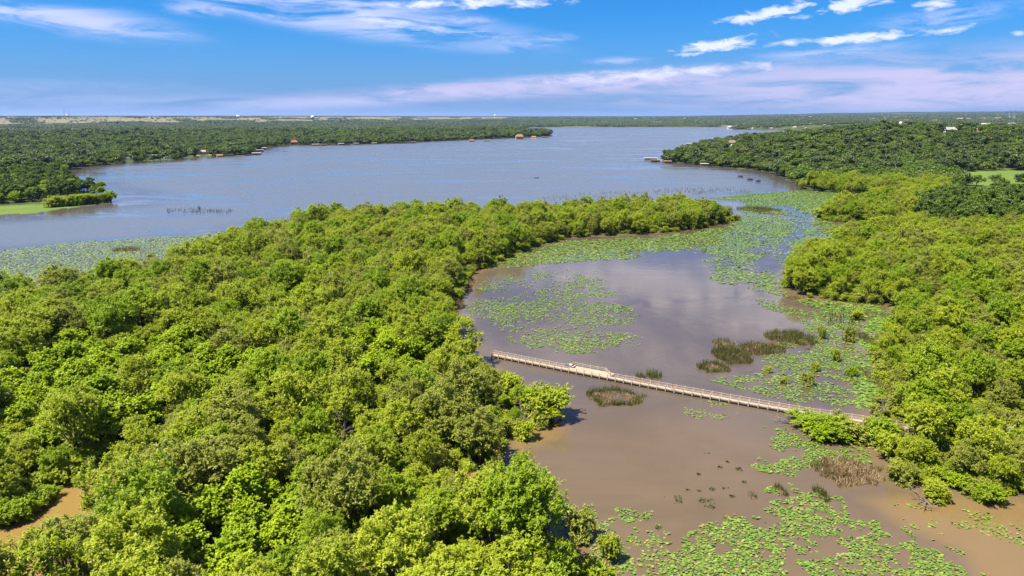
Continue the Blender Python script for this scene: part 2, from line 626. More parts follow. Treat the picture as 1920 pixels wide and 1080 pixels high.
REDWALL = plain('red_wall', (.20, .03, .04), .7, .15, 1)
GLASS = plain('dark_glass', (.03, .04, .05), .08, .1)
STEEL = plain('grey_steel', (.30, .30, .31), .5, .1)
STONE = plain('pale_stone', (.46, .38, .30), .9, .25, .4)

# ---------------------------------------------------------------- ground sheet and water sheet
def polar(a0, a1, da, r0, r1, k):
    aa = np.radians(np.arange(a0, a1 + 1e-6, da))
    rr = np.geomspace(r0, r1, k)
    A, RR = np.meshgrid(aa, rr)
    x, y = (RR * np.sin(A)).ravel(), (RR * np.cos(A)).ravel()
    na, nr = len(aa), len(rr)
    i = np.arange(nr - 1)[:, None] * na + np.arange(na - 1)[None, :]
    i = i.ravel()
    return x, y, np.stack([i, i + 1, i + na + 1, i + na], 1)


FIELD = G([(1765, 331), (1850, 328), (2100, 326), (2100, 352), (1925, 349), (1850, 352), (1800, 345)])
LAWN = G([(-300, 412), (0, 404), (70, 400), (150, 388), (140, 383), (60, 385), (0, 388), (-300, 395)])
PLATEAU = G([(-3000, 219.6), (340, 219.6), (345, 231), (230, 234), (120, 235), (0, 237.5), (-300, 240), (-3000, 240)])
PLATEAU2 = G([(340, 219.7), (900, 219.7), (960, 222), (700, 227.5), (480, 228), (345, 229.5)])
DRY2 = G([(200, 268), (215, 259), (330, 258), (330, 266), (260, 269)])
DRY3 = G([(1060, 238), (1400, 238), (1380, 236.6), (1060, 236.6)])
def dryzone(x, y, z):
    px, py = project(x, y, z)
    r = np.hypot(x, y)
    lim = 237 - np.clip(px, -400, 345) * .020 + (fbm(x, y, 500, 15) - .5) * 5
    a = (px < 345) & (py < lim)
    b = (px >= 345) & (px < 960) & (py < 227.5 + (fbm(x, y, 500, 15) - .5) * 4 - np.clip(px - 600, 0, 400) * .006)
    return (a | b) & (r > 3300) & (r < 16000) & (y > 0)


FIELD2 = G([(222, 280), (275, 277), (275, 284), (225, 288)])
gx, gy, gf = polar(-80, 80, .3, 60, 60000, 560)
gsd = land_sd(gx, gy)
gz = terrain(gx, gy, gsd)


def soft(polys, x, y, w=.02):
    r = np.hypot(x, y)
    v = np.zeros(x.shape)
    for pl in polys:
        s = edge_dist(pl, x, y) * np.where(inside(pl, x, y), 1, -1)
        v = np.maximum(v, sstep(-1, 1, s / (r * w)))
    return v


g_grass = soft([FIELD, LAWN, FIELD2], gx, gy, .004)
g_dry = np.maximum(soft([DRY2, DRY3], gx, gy, .02), dryzone(gx, gy, gz) * 1.0)
g_far = sstep(420, 800, np.hypot(gx, gy))
me = np_mesh('ground', np.stack([gx, gy, gz], 1), gf, {'grass': g_grass, 'dry': g_dry, 'far': g_far}, smooth=True)
ground = link('ground', me, GROUND)
tag(ground, 'wooded lake shores, green fields and low hills reaching the horizon', kind='structure')

wx, wy, wf = polar(-80, 80, .5, 50, 16000, 330)
wsd = land_sd(wx, wy)
pondpoly = G([(840, 470), (1400, 360), (1700, 366), (1760, 450), (1700, 560), (2400, 960), (2400, 1900), (600, 1900), (900, 900)])
w_open = 1 - soft([pondpoly, G([(-900, 420), (0, 470), (370, 440), (380, 520), (-900, 760)])], wx, wy, .06)
w_open *= sstep(0, -60, wsd + 12) * .8 + .2
w_sh = sstep(-12, -1, wsd + (fbm(wx, wy, 12, 4) - .5) * 10) * (np.hypot(wx, wy) < 420) * .34
SHALLOW = G([(1600, 930), (1700, 925), (1930, 930), (2300, 950), (2300, 1400), (1900, 1250), (1800, 1040), (1680, 985)])
w_sh = np.maximum(w_sh, soft([SHALLOW, G([(930, 800), (1000, 790), (1075, 785), (1060, 820), (990, 845), (960, 860)])], wx, wy, .03) * .6)  # second outline: bank shallows plus the bush's orange reflection painted in
w_sh = np.maximum(w_sh, soft([G([(900, 790), (1250, 760), (1480, 830), (2400, 930), (2400, 1900), (800, 1900), (900, 1000)])], wx, wy, .12) * .22)  # near pond painted browner, standing in for its weaker sky reflection
increek = inside(CREEK, wx, wy) | inside(POOL, wx, wy)
w_sh = np.where(increek | (inside(LAND_LEFT_WOOD, wx, wy)), 1.0, w_sh)
me = np_mesh('water', np.stack([wx, wy, np.zeros_like(wx)], 1), wf, {'open': w_open, 'shallow': w_sh}, smooth=True)
water = link('water', me, WATER)
tag(water, 'brown pond and wide rippled lake', kind='structure')

# ---------------------------------------------------------------- foliage builders
def unit(v):
    return v / (np.linalg.norm(v, axis=-1, keepdims=True) + 1e-9)


def leaves(c, n, size, asp, tint, r=None, bend=0.0):
    """quads at c with normals n"""
    r = r or rng
    k = len(c)
    t = unit(np.cross(n, r.normal(size=(k, 3))))
    b = np.cross(n, t)
    s = (size * r.uniform(.65, 1.35, k))[:, None]
    t, b = t * s, b * s * asp
    v = np.stack([c - t * .5, c + b * .5 + t * .08, c + t * .5, c - b * .5 + t * .08], 1).reshape(-1, 3)
    f = np.arange(k * 4).reshape(-1, 4)
    return v, f, np.repeat(tint, 4)


def tufts(centres, radii, per, size, asp, up=.55, spread=.6, flat=.8, hollow=.55):
    cs, ns, ts = [], [], []
    for c, rad in zip(centres, radii):
        k = int(per * rng.uniform(.8, 1.2))
        d = rng.normal(size=(k, 3))
        d[:, 2] += .35
        d = unit(d)
        rr = rad * rng.uniform(hollow, 1.08, k) ** .8
        p = c + d * rr[:, None] * np.array([1, 1, flat])
        n = unit(d * .75 + np.array([0, 0, up]) + rng.normal(size=(k, 3)) * spread)
        cs.append(p); ns.append(n)
        ts.append(np.clip(rng.uniform(0, 1) * .6 + rng.uniform(0, .4, k), 0, 1))
    return np.concatenate(cs), np.concatenate(ns), np.concatenate(ts)


def sprays(centres, radii, hearts, shoots, per, size, asp, up=.75):
    """leafy shoots that rise out of each tuft and nod over"""
    P, A, Nn, T = [], [], [], []
    for c, rad, hc in zip(centres, radii, hearts):
        k = max(3, int(shoots * rng.uniform(.75, 1.25)))
        out = unit(c - hc + rng.normal(size=3) * .2)
        d = unit(out * .6 + np.array([0, 0, up]) + rng.normal(size=(k, 3)) * .5)
        L = rad * rng.uniform(.8, 2.5, k)
        t = rng.uniform(.08, 1, (k, per)) ** .8
        o = c + rng.normal(size=(k, 3)) * rad * .42
        p = o[:, None, :] + d[:, None, :] * (L[:, None] * t)[:, :, None]
        p[:, :, 2] -= .30 * L[:, None] * t ** 2
        p += rng.normal(size=p.shape) * rad * .13
        ax = d[:, None, :] * np.array([1, 1, .35]) + rng.normal(size=p.shape) * np.array([.8, .8, .45])
        ax[:, :, 2] -= .45 * t
        nn = np.array([0, 0, 1.7]) + out * .55 + rng.normal(size=p.shape) * .6
        P.append(p.reshape(-1, 3)); A.append(ax.reshape(-1, 3)); Nn.append(nn.reshape(-1, 3))
        T.append(np.clip(rng.uniform() * .55 + np.repeat(rng.uniform(0, .3, k), per) + rng.uniform(0, .15, k * per), 0, 1))
    P, A, Nn, T = map(np.concatenate, (P, A, Nn, T))
    a = unit(A)
    b = unit(np.cross(unit(Nn), a))
    s = (size * rng.uniform(.6, 1.4, len(P)))[:, None]
    a, b = a * s * .5, b * s * asp * .5
    v = np.stack([P - a, P + b, P + a, P - b], 1).reshape(-1, 3)
    return v, np.arange(len(P) * 4).reshape(-1, 4), np.repeat(T, 4)


def crown_points(Rx, base, top, lobes, per_lobe, lr, tr):
    """tuft centres of an uneven crown made of several rounded boughs"""
    cen, rad, lob, hrt = [], [], [], []
    a0 = rng.uniform(0, 6.28)
    for i in range(lobes):
        a = a0 + 2 * math.pi * i / max(1, lobes - 1) + rng.uniform(-.4, .4)
        inner = i == lobes - 1
        q = (0 if inner else Rx * rng.uniform(.45, .68))
        z = top - lr * rng.uniform(.8, 1.1) if inner else base + (top - base) * rng.uniform(.04 if base < 1 else .3, .78)
        L = np.array([q * math.cos(a), q * math.sin(a), z])
        R_ = lr * rng.uniform(.8, 1.2)
        lob.append((L, R_))
        for j in range(per_lobe):
            d = rng.normal(size=3)
            d[2] = abs(d[2]) * .9 - .25 if base > 1 and rng.random() < .8 else d[2]
            d /= np.linalg.norm(d)
            cen.append(L + d * R_ * rng.uniform(.75, 1.05) * np.array([1, 1, 1.45 if base > 2.3 else .85]))
            rad.append(tr * rng.uniform(.7, 1.3))
            hrt.append(L - np.array([0, 0, R_ * .5]))
    cen = np.array(cen)
    cen[:, 2] = np.maximum(cen[:, 2], base * .7)
    return cen, np.array(rad), lob, np.array(hrt)


def trunk_mesh(name, lob, base, r0=.32):
    m = MB()
    fork = Vector((rng.uniform(-.4, .4), rng.uniform(-.4, .4), base * .7 + .6))
    m.tube([(0, 0, -.5), (fork.x * .5, fork.y * .5, fork.z * .5), fork], [r0 * 1.3, r0, r0 * .85], 7)
    for L, R_ in lob:
        e = Vector(L)
        mid = fork.lerp(e, .5) + Vector((rng.uniform(-.4, .4), rng.uniform(-.4, .4), -.3))
        m.tube([fork, mid, e], [r0 * .6, r0 * .42, r0 * .2], 5)
        for _ in range(3):
            d = Vector(rng.normal(size=3)); d.z = abs(d.z); d.normalize()
            m.tube([mid.lerp(e, .6), e + d * R_ * .9], [r0 * .2, .03], 4)
    return m.mesh(name)


def make_tree(kind, Rx, base, top, lobes, per_lobe, lr, tr, per, size, asp, mat, **kw):
    cen, rad, lob, hrt = crown_points(Rx, base, top, lobes, per_lobe, lr, tr)
    if 'shoots' in kw:
        v, f, tt = sprays(cen, rad, hrt, kw['shoots'], per, size, asp)
    else:
        c, n, t = tufts(cen, rad, per, size, asp, **kw)
        v, f, tt = leaves(c, n, size, asp, t)
    cm = np_mesh(kind + '_crown', v, f, {'tint': tt})
    cm.materials.append(mat)
    tm = trunk_mesh(kind + '_trunk', lob, base)
    tm.materials.append(BARK)
    return cm, tm


WILLOW = []       # (crown, trunk, look)
for mat, look in ((F_YEL, 'yellow-green'), (F_YEL, 'yellow-green'), (F_OLV, 'olive-green'), (F_OLV, 'olive-green'), (F_FRS, 'fresh green'), (F_FRS, 'fresh green'), (F_YEL, 'yellow-green')):
    lb = int(rng.integers(7, 10))
    WILLOW.append(make_tree('willow', 5.6 * rng.uniform(.9, 1.12), 2.4, 12.0 * rng.uniform(.9, 1.1), lb, 21, 2.05, .68, 10, .46, .36, mat, shoots=11) + (look,))
BROAD = []
for i in range(4):
    BROAD.append(make_tree('broadleaf', 4.0, 1.6, 8.5 * rng.uniform(.85, 1.15), 7, 17, 1.9, .62, 8, .50, .72, F_BRD, shoots=10) + ('bright green',))
DARKT = []
for i in range(4):
    DARKT.append(make_tree('dark_tree', 6.2, 2.2, 16 * rng.uniform(.85, 1.15), 8, 13, 2.9, 1.2, 75, .80, .7, F_DRK, up=.5, spread=.7) + ('dark green',))
OAK = []
for i in range(6):
    m_ = [F_OAK, F_OAK, F_OAK, F_DRK, F_OAK, F_MID][i]
    OAK.append(make_tree('oak', 5.2 * rng.uniform(.9, 1.1), 1.6, 9.0 * rng.uniform(.85, 1.2), 6, 8, 2.7, 1.5, 26, 1.25, .8, m_, up=.5) + ('light green' if i == 5 else 'dark green',))
SHRUB = []
for i in range(3):
    SHRUB.append(make_tree('shrub', 1.9, .15, 3.2, 8, 11, .95, .42, 8, .36, .36, [F_YEL, F_FRS, F_OLV][i], shoots=10) + (['yellow-green', 'fresh green', 'olive-green'][i],))


def merged(name, cm, tm):
    """crown and trunk as one mesh, for the uncounted wood"""
    bm = bmesh.new()
    bm.from_mesh(cm)
    n = len(bm.faces)
    bm.from_mesh(tm)
    bm.faces.ensure_lookup_table()
    for f_ in bm.faces[n:]: f_.material_index = 1
    me = bpy.data.meshes.new(name)
    bm.to_mesh(me); bm.free()
    me.materials.append(cm.materials[0]); me.materials.append(BARK)
    return me


def source(name, meshes):
    c = bpy.data.collections.new(name)
    for i, m in enumerate(meshes):
        o = bpy.data.objects.new('%s_%03d' % (name, i), m)
        c.objects.link(o)
    return c


def scatter(name, pts, rot, sc, idx, coll, label):
    """ONE stuff object: instances of the collection's meshes on its points"""
    me = bpy.data.meshes.new(name)
    n = len(pts)
    me.vertices.add(n)
    me.vertices.foreach_set('co', np.asarray(pts, np.float32).ravel())
    a = me.attributes.new('rotz', 'FLOAT_VECTOR', 'POINT'); a.data.foreach_set('vector', np.stack([np.zeros(n), np.zeros(n), rot], 1).astype(np.float32).ravel())
    a = me.attributes.new('scl', 'FLOAT_VECTOR', 'POINT'); a.data.foreach_set('vector', np.asarray(sc, np.float32).ravel())
    a = me.attributes.new('pick', 'INT', 'POINT'); a.data.foreach_set('value', np.asarray(idx, np.int32))
    o = link(name, me)
    g = bpy.data.node_groups.new(name, 'GeometryNodeTree')
    g.interface.new_socket('Geometry', in_out='INPUT', socket_type='NodeSocketGeometry')
    g.interface.new_socket('Geometry', in_out='OUTPUT', socket_type='NodeSocketGeometry')
    nn, ll = g.nodes, g.links
    gi, go = nn.new('NodeGroupInput'), nn.new('NodeGroupOutput')
    ip = nn.new('GeometryNodeInstanceOnPoints')
    ci = nn.new('GeometryNodeCollectionInfo')
    ci.inputs[0].default_value = coll
    ci.inputs['Separate Children'].default_value = True
    ci.inputs['Reset Children'].default_value = True

    def att(nm, ty):
        q = nn.new('GeometryNodeInputNamedAttribute'); q.data_type = ty
        q.inputs[0].default_value = nm
        return q.outputs[0]
    er = nn.new('FunctionNodeEulerToRotation')
    ll.new(att('rotz', 'FLOAT_VECTOR'), er.inputs[0])
    ll.new(gi.outputs[0], ip.inputs['Points'])
    ll.new(ci.outputs[0], ip.inputs['Instance'])
    ip.inputs['Pick Instance'].default_value = True
    ll.new(att('pick', 'INT'), ip.inputs['Instance Index'])
    ll.new(er.outputs[0], ip.inputs['Rotation'])
    ll.new(att('scl', 'FLOAT_VECTOR'), ip.inputs['Scale'])
    ll.new(ip.outputs[0], go.inputs[0])
    md = o.modifiers.new('scatter', 'NODES')
    md.node_group = g
    tag(o, label, kind='stuff')
    return o


def poisson(xs, ys, dist):
    """thin candidates so that no two stand closer than dist (array or number)"""
    keep, grid = [], {}
    d_ = np.broadcast_to(dist, np.shape(xs))
    g = float(np.max(d_))
    for i in range(len(xs)):
        x, y, d = xs[i], ys[i], d_[i]
        kx, ky = int(x // g), int(y // g)
        ok = True
        for a in (-1, 0, 1):
            for b_ in (-1, 0, 1):
                for (qx, qy) in grid.get((kx + a, ky + b_), ()):
                    if (qx - x) ** 2 + (qy - y) ** 2 < d * d:
                        ok = False; break
                if not ok: break
            if not ok: break
        if ok:
            keep.append(i)
            grid.setdefault((kx, ky), []).append((x, y))
    return np.array(keep, int)

# ---------------------------------------------------------------- sites of buildings (kept clear of trees)
# style, px, base py, width px, height px, wall, roof, label, category
HOUSES = [
    ('house', 269, 291, 10, 6, 'tan_wall', 'red_roof', 'small lakeside cabin with a rusty red roof left of the white campers', 'cabin'),
    ('house', 351, 291, 7, 5, 'brick_wall', 'brown_roof', 'brown brick hut on the left shore beside dark trees', 'hut'),
    ('house', 383, 289, 20, 8, 'tan_wall', 'tan_roof', 'wide tan house on the bank behind boulders', 'house'),
    ('house', 412, 294, 11, 5, 'orange_wall', 'orange_tile', 'low orange roofed hut at the water on the left shore', 'hut'),
    ('house', 552, 271, 13, 8, 'red_wall', 'red_roof', 'dark red barn at the lake edge', 'barn'),
    ('house', 102, 302, 9, 5, 'pale_concrete', 'white_metal_roof', 'small white roofed shed among trees near the left cove', 'shed'),
    ('house', 37, 278, 9, 4, 'pale_concrete', 'white_metal_roof', 'white shed in the far left woods', 'shed'),
    ('house', 354, 258, 15, 5, 'tan_wall', 'tan_roof', 'cream house with a tan hip roof in the woods behind the left shore', 'house'),
    ('house', 884, 266, 11, 5, 'tan_wall', 'red_roof', 'red roofed boathouse left of the white dock roof on the far point', 'boathouse'),
    ('house', 974, 261, 15, 13, 'orange_wall', 'orange_tile', 'tall orange lakeside house near the tip of the far point', 'house'),
    ('house', 1001, 260, 11, 5, 'tan_wall', 'orange_tile', 'low orange tiled house right of the tall orange house', 'house'),
    ('house', 1291, 274, 10, 6, 'tan_wall', 'grey_shingle', 'grey roofed house peeking over the trees of the right point', 'house'),
    ('house', 1372, 275, 16, 13, 'white_paint', 'brown_roof', 'white gabled house between trees on the right point', 'house'),
    ('house', 1521, 262, 15, 5, 'tan_wall', 'tan_roof', 'tan house low among trees on the hill flank', 'house'),
    ('house', 1636, 249, 28, 6, 'tan_wall', 'brown_roof', 'long low brown roofed house on the hill crest, the left one', 'house'),
    ('house', 1677, 248, 26, 5, 'brick_wall', 'grey_shingle', 'long low grey roofed house on the hill crest under dark trees', 'house'),
    ('house', 1780, 250, 25, 12, 'white_paint', 'grey_shingle', 'large white house with pale grey roof on the right hill', 'house'),
    ('house', 1829, 246, 19, 6, 'tan_wall', 'red_roof', 'house with a wide rust red roof right of the large white house', 'house'),
    ('house', 1848, 238, 24, 8, 'pale_concrete', 'white_metal_roof', 'pale house with white roof behind the rust red roof', 'house'),
    ('house', 1871, 239, 10, 7, 'white_paint', 'grey_shingle', 'narrow white house with grey roof on the right skyline wood', 'house'),
    ('house', 1897, 236, 14, 6, 'tan_wall', 'grey_shingle', 'grey roofed house below the pylons', 'house'),
    ('house', 1843, 225, 16, 6, 'tan_wall', 'orange_tile', 'house with a large bright orange roof on the far right ridge', 'house'),
    ('house', 1816, 226, 14, 6, 'brick_wall', 'tan_roof', 'brick house with a tan roof left of the orange roof', 'house'),
    ('house', 1799, 225, 15, 5, 'tan_wall', 'tan_roof', 'tan house on the far ridge, third left of the orange roof', 'house'),
    ('house', 1870, 224, 18, 5, 'tan_wall', 'orange_tile', 'wide low orange roofed house on the far right ridge', 'house'),
    ('house', 1752, 229, 14, 5, 'brick_wall', 'brown_roof', 'dark brick house on the ridge above the large white house', 'house'),
    ('house', 1698, 229, 14, 5, 'brick_wall', 'red_roof', 'red roofed house right of the white cylindrical tank', 'house'),
    ('house', 1657, 226, 12, 5, 'tan_wall', 'brown_roof', 'brown roofed house left of the white cylindrical tank', 'house'),
    ('house', 1636, 226, 12, 5, 'brick_wall', 'tan_roof', 'tan roofed brick house on the far wooded rise', 'house'),
    ('house', 1600, 227, 12, 5, 'tan_wall', 'grey_shingle', 'grey roofed house on the far wooded rise', 'house'),
    ('house', 1233, 231, 26, 4, 'tan_wall', 'tan_roof', 'long tan building beyond the far shore', 'building'),
    ('house', 1337, 229, 24, 4, 'brick_wall', 'tan_roof', 'long pinkish building beyond the far shore', 'building'),
    ('house', 1303, 229, 7, 4, 'white_paint', 'white_metal_roof', 'small white building left of the long pinkish one', 'building'),
    ('house', 1192, 225, 9, 3, 'white_paint', 'white_metal_roof', 'white warehouse on the far skyline', 'warehouse'),
    ('house', 1200, 227.5, 6, 3, 'white_paint', 'white_metal_roof', 'tiny white warehouse just below the other on the far skyline', 'warehouse'),
    ('house', 1368, 241, 10, 5, 'white_paint', 'white_metal_roof', 'white boathouse at the tip of the distant right shore', 'boathouse'),
    ('house', 1685, 219.5, 14, 3, 'white_paint', 'white_metal_roof', 'long white shed on the far right skyline', 'shed'),
    ('house', 1712, 219.5, 10, 3, 'white_paint', 'white_metal_roof', 'short white shed on the far right skyline', 'shed'),
    ('house', 720, 229, 8, 3, 'tan_wall', 'white_metal_roof', 'white roofed house in the far woods right of the striped tower', 'house'),
    ('house', 628, 230, 7, 3, 'white_paint', 'white_metal_roof', 'white house in the far woods beside the striped tower', 'house'),
    ('house', 420, 230, 10, 3, 'tan_wall', 'tan_roof', 'tan house at the foot of the dry plateau', 'house'),
]
DOCKS = [   # px, py, width px, roof material, label
    (450, 293, 17, None, 'flat tan fishing pier left of the white boathouses', 'pier'),
    (481, 290, 16, 'white_metal_roof', 'largest white roofed boathouse, nearest in the row on the left shore', 'boathouse'),
    (487, 284, 14, 'grey_shingle', 'grey roofed boathouse in the middle of the row', 'boathouse'),
    (494, 280, 11, 'white_metal_roof', 'small white roofed boathouse at the far end of the row', 'boathouse'),
    (592, 273, 13, 'tan_roof', 'tan roofed dock right of the dark red barn', 'dock'),
    (607, 273, 12, 'brown_roof', 'brown roofed dock right of the dark red barn', 'dock'),
    (640, 271.5, 10, 'white_metal_roof', 'white roofed dock in the middle of the far left shore', 'dock'),
    (668, 271, 10, 'grey_shingle', 'grey roofed dock in the middle of the far left shore', 'dock'),
    (702, 270.5, 9, 'tan_roof', 'small tan roofed dock where the left shore bends', 'dock'),
    (775, 268, 9, 'brown_roof', 'small brown roofed dock under tall shore trees', 'dock'),
    (913, 265, 13, 'white_metal_roof', 'bright white roofed dock on the far point', 'dock'),
    (1022, 258, 12, 'brown_roof', 'brown roofed dock at the tip of the far point', 'dock'),
    (1220, 300, 25, 'white_metal_roof', 'long white roofed boat dock off the right point', 'dock'),
    (1229, 304, 18, 'brown_roof', 'dark roofed dock below the long white roof', 'dock'),
    (1252, 306, 14, 'orange_tile', 'orange roofed boathouse beside the long white dock', 'boathouse'),
    (1321, 311, 15, 'white_metal_roof', 'white canopy dock along the right point shore', 'dock'),
]
CAMPERS = [(241, 299, 11, 'white camper at the left end of the shore camp'), (279, 296, 9, 'white camper right of the red roofed cabin'),
           (291, 293, 11, 'tall white camper in the middle of the shore camp'), (312, 297, 8, 'small white trailer at the right end of the shore camp')]
BLOCKS = []
for h in HOUSES:
    x, y, z = spot(h[1], h[2])
    BLOCKS.append((h[1], h[2], h[3], h[4], y, x))
for d in DOCKS:
    x, y = at(d[0], d[1])
    BLOCKS.append((d[0], d[1], d[2], 6, y, x))
for c in CAMPERS:
    x, y, z = spot(c[0], c[1])
    BLOCKS.append((c[0], c[1], c[2], 6, y, x))
DISTANT = []
RN = ['tan roofed', 'white roofed', 'grey roofed', 'red roofed', 'orange roofed']
for zone, n_, vis in (((1420, 1920, 217.5, 229), 46, (0, 0, 1, 2, 3, 4)), ((1080, 1420, 221, 233), 26, (0, 1, 1, 2)), ((1700, 1920, 228, 244), 10, (0, 1, 2, 3)), ((350, 960, 231, 248), 18, (0, 1, 2)), ((1400, 1560, 234, 243), 12, (0, 1, 2))):
    for q in range(n_):
        px, py = rng.uniform(zone[0], zone[1]), rng.uniform(zone[2], zone[3])
        x, y, z = spot(px, py)
        if y < 1500 or y > 14000: continue
        vi = int(rng.choice(vis))
        s_ = float(rng.uniform(.9, 1.5) * (1 + max(0, y - 4000) / 7000))
        ww = 'beyond the far shore of the lake' if zone[0] == 1080 else ('in the left woods behind the far point' if zone[0] == 350 else ('along the distant right shore' if zone[0] == 1400 else ('on the wooded right rise' if y < 3000 else 'scattered along the right skyline')))
        DISTANT.append((x, y, z, vi, s_, 'distant %s house %s' % (RN[vi], ww)))
        BLOCKS.append((px, py, 17 * s_ / y * F, 7 * s_ / y * F, y, x))
BLOCKS.append((1688, 238, 9, 14, spot(1688, 238)[1], spot(1688, 238)[0]))
FX, FY = at(1900, 806, 1.0)
BLOCKS.append((1900, 812, 46, 16, FY, FX))


def clear_of_sites(x, y, z, hw, ht, boxes=None):
    px, pb = project(x, y, z)
    _, pt = project(x, y, z + ht)
    s = F * hw / (y * CP + (H - z) * SP)
    ok = np.ones(x.shape, bool)
    for (bx, by, bw, bh, Y, X) in (boxes or BLOCKS):
        hit = (np.abs(px - bx) < bw / 2 + s * .55) & (pt < by - .2 * bh) & (pb > by - bh) & (y < Y + 12)
        hit |= (np.hypot(x - X, y - Y) < hw + bw / 2 / F * Y)
        ok &= ~hit
    return ok


# ---------------------------------------------------------------- trees that stand near
DARK_ZONE = G([(1712, 425), (1716, 398), (1800, 388), (2000, 376), (2150, 376), (2150, 446), (1920, 440), (1800, 440)])
BRIGHT_SPOTS = [at(*p) for p in ((150, 770), (215, 800), (290, 720), (60, 840), (330, 690), (430, 740), (550, 590), (700, 660), (545, 530), (60, 760), (120, 700), (730, 700), (420, 1060))]
CREEK_VIEW = G([(-120, 1190), (70, 1190), (100, 1080), (185, 1040), (236, 970), (262, 900), (205, 850), (150, 866), (60, 960), (-120, 990)])
POOL_VIEW = G([(840, 885), (930, 890), (935, 950), (860, 945)])


def cand(poly, n, margin):
    pts = np.array(poly)
    lo, hi = pts.min(0), pts.max(0)
    lo = np.maximum(lo, [-420, 40]); hi = np.minimum(hi, [900, 1000])
    x = rng.uniform(lo[0], hi[0], n); y = rng.uniform(lo[1], hi[1], n)
    k = inside(poly, x, y)
    x, y = x[k], y[k]
    k = edge_dist(poly, x, y) > margin
    x, y = x[k], y[k]
    px, pt = project(x, y, 13)
    k = (px > -130) & (px < 2050) & (pt < 1130) & (pt > 0)
    return x[k], y[k]


xa, ya = cand(LAND_LEFT_WOOD, 26000, 2.6)
xb, yb = cand(LAND_RIGHT, 60000, 2.6)
pxb, pyb = project(xb, yb, 0)
k = (pyb > 352) & ~inside(FIELD, xb, yb) & ~((pxb > 1775) & (pyb < 386))
xb, yb = xb[k], yb[k]
x, y = np.concatenate([xa, xb]), np.concatenate([ya, yb])
k = ~inside(CREEK_VIEW, x, y) & ~inside(POOL_VIEW, x, y) & ~inside(DARK_ZONE, x, y)
x, y = x[k], y[k]
dist = np.hypot(x, y)
o = np.argsort(dist + rng.uniform(0, 40, len(x)))
x, y = x[o], y[o]
size_ = rng.uniform(.66, 1.28, len(x))
k = poisson(x, y, 3.4 + size_ * 4.0)
x, y, size_ = x[k], y[k], size_[k]
z = np.maximum(terrain(x, y), -.2)
bright = np.zeros(len(x), bool)
for (bx, by) in BRIGHT_SPOTS:
    bright |= np.hypot(x - bx, y - by) < 11.5 + 4 * rng.uniform(size=len(x))
ok = clear_of_sites(x, y, z, 5, 11)
x, y, z, bright, size_ = x[ok], y[ok], z[ok], bright[ok], size_[ok]
dist = np.hypot(x, y)
order = np.argsort(dist)
NEAR_TREES = []
rest, nw, nb = [], 0, 0
lsd = land_sd(x, y)
for i in order:
    px, py = project(x[i], y[i], z[i])
    inframe = -40 < px < 1960 and project(x[i], y[i], z[i] + 11)[1] < 1085
    edge = lsd[i] < 7
    if bright[i]:
        nb += 1
        NEAR_TREES.append(('broad', i))
    elif inframe and nw < 298:
        nw += 1
        NEAR_TREES.append(('willow', i))
    else:
        rest.append(i)


def where_words(px, py, x_, y_):
    cr_ = edge_dist(CREEK, np.array([x_]), np.array([y_]))[0]
    if x_ < 120 and px < 1150 and py > 395 and not (px > 1440):
        if cr_ < 22: return 'beside the muddy creek at bottom left'
        if px > 1020 and py > 1000: return 'at the bottom edge beside the lily pads'
        if px > 800 and 640 < py < 850: return 'at the left end of the boardwalk'
        if py > 1000: return 'along the bottom edge of the left wood' if px < 560 else 'at the lower corner of the left wood by the pond'
        if px > 820 and py > 850: return 'on the left bank of the brown pond'
        if py < 440: return 'on the narrow tongue of wood between lake and pond'
        if py < 520: return 'where the left wood narrows toward the pond' if px > 700 else 'on the lake side of the left wood'
        if py < 620: return 'along the lake edge of the left wood' if px < 480 else 'in the middle of the left wood above the pond bank'
        if px < 330: return 'deep in the left wood at the left edge'
        if px < 620: return 'in the heart of the left wood'
        return 'in the left wood a little back from the pond'
    if py < 445: return 'along the lotus channel on the right shore'
    if py < 560: return 'in the upper part of the right wood'
    if py < 680: return 'in the right wood beside the flooded shallows'
    if py < 810: return 'at the right end of the boardwalk'
    return 'at the lower right over the water'


def plant_kind(name, var, crown_label, trunk_label=None):
    cm, tm = var[0], var[1]
    e = empty(name, (0, 0, 0))
    link('crown', cm, None, e)
    link('trunk', tm, None, e)
    return e


protos = {}


def place(kindname, variants, vi, x_, y_, z_, s, sz, rz, label, cat, group):
    key = (kindname, vi)
    if key not in protos:
        e = plant_kind(kindname, variants[vi], None)
        protos[key] = e
    else:
        e = copy_tree(protos[key])
    e.location = (x_, y_, z_)
    e.rotation_euler = (0, 0, rz)
    e.scale = (s, s, sz)
    return tag(e, label, cat, group)


for kd, i in NEAR_TREES:
    px, py = project(x[i], y[i], z[i])
    ww = where_words(px, py, x[i], y[i])
    px, py = float(px), float(py)
    if kd == 'willow':
        vi = int(rng.integers(len(WILLOW)))
        edge = lsd[i] < 6
        s = float(size_[i] * (.85 if edge else 1.0))
        if 900 < px < 1100 and 690 < py < 850: s *= .62
        if px > 1400 and py > 440: s *= .88
        if py < 430 and px < 1400: s *= .95
        sz = s * float(rng.uniform(.85, 1.15))
        size = 'tall' if sz > 1.0 else ('medium' if sz > .82 else 'low')
        place('willow_tree', WILLOW, vi, x[i], y[i], z[i], s, sz, rng.uniform(0, 6.28),
              '%s %s willow %s' % (size, WILLOW[vi][2], ww), 'willow', '%s %s willows %s' % (size, WILLOW[vi][2], ww))
    else:
        vi = int(rng.integers(len(BROAD)))
        s = float(rng.uniform(.8, 1.15))
        place('broadleaf_tree', BROAD, vi, x[i], y[i], z[i], s, s, rng.uniform(0, 6.28),
              'bright green broad-leaved tree %s' % ww, 'tree', 'bright broad-leaved trees %s' % ww)
WMERGE = [merged('willow', c_, t_) for c_, t_, _ in WILLOW]
SRC_W = source('willow_kinds', WMERGE)
ri = np.array(rest)
n = len(ri)
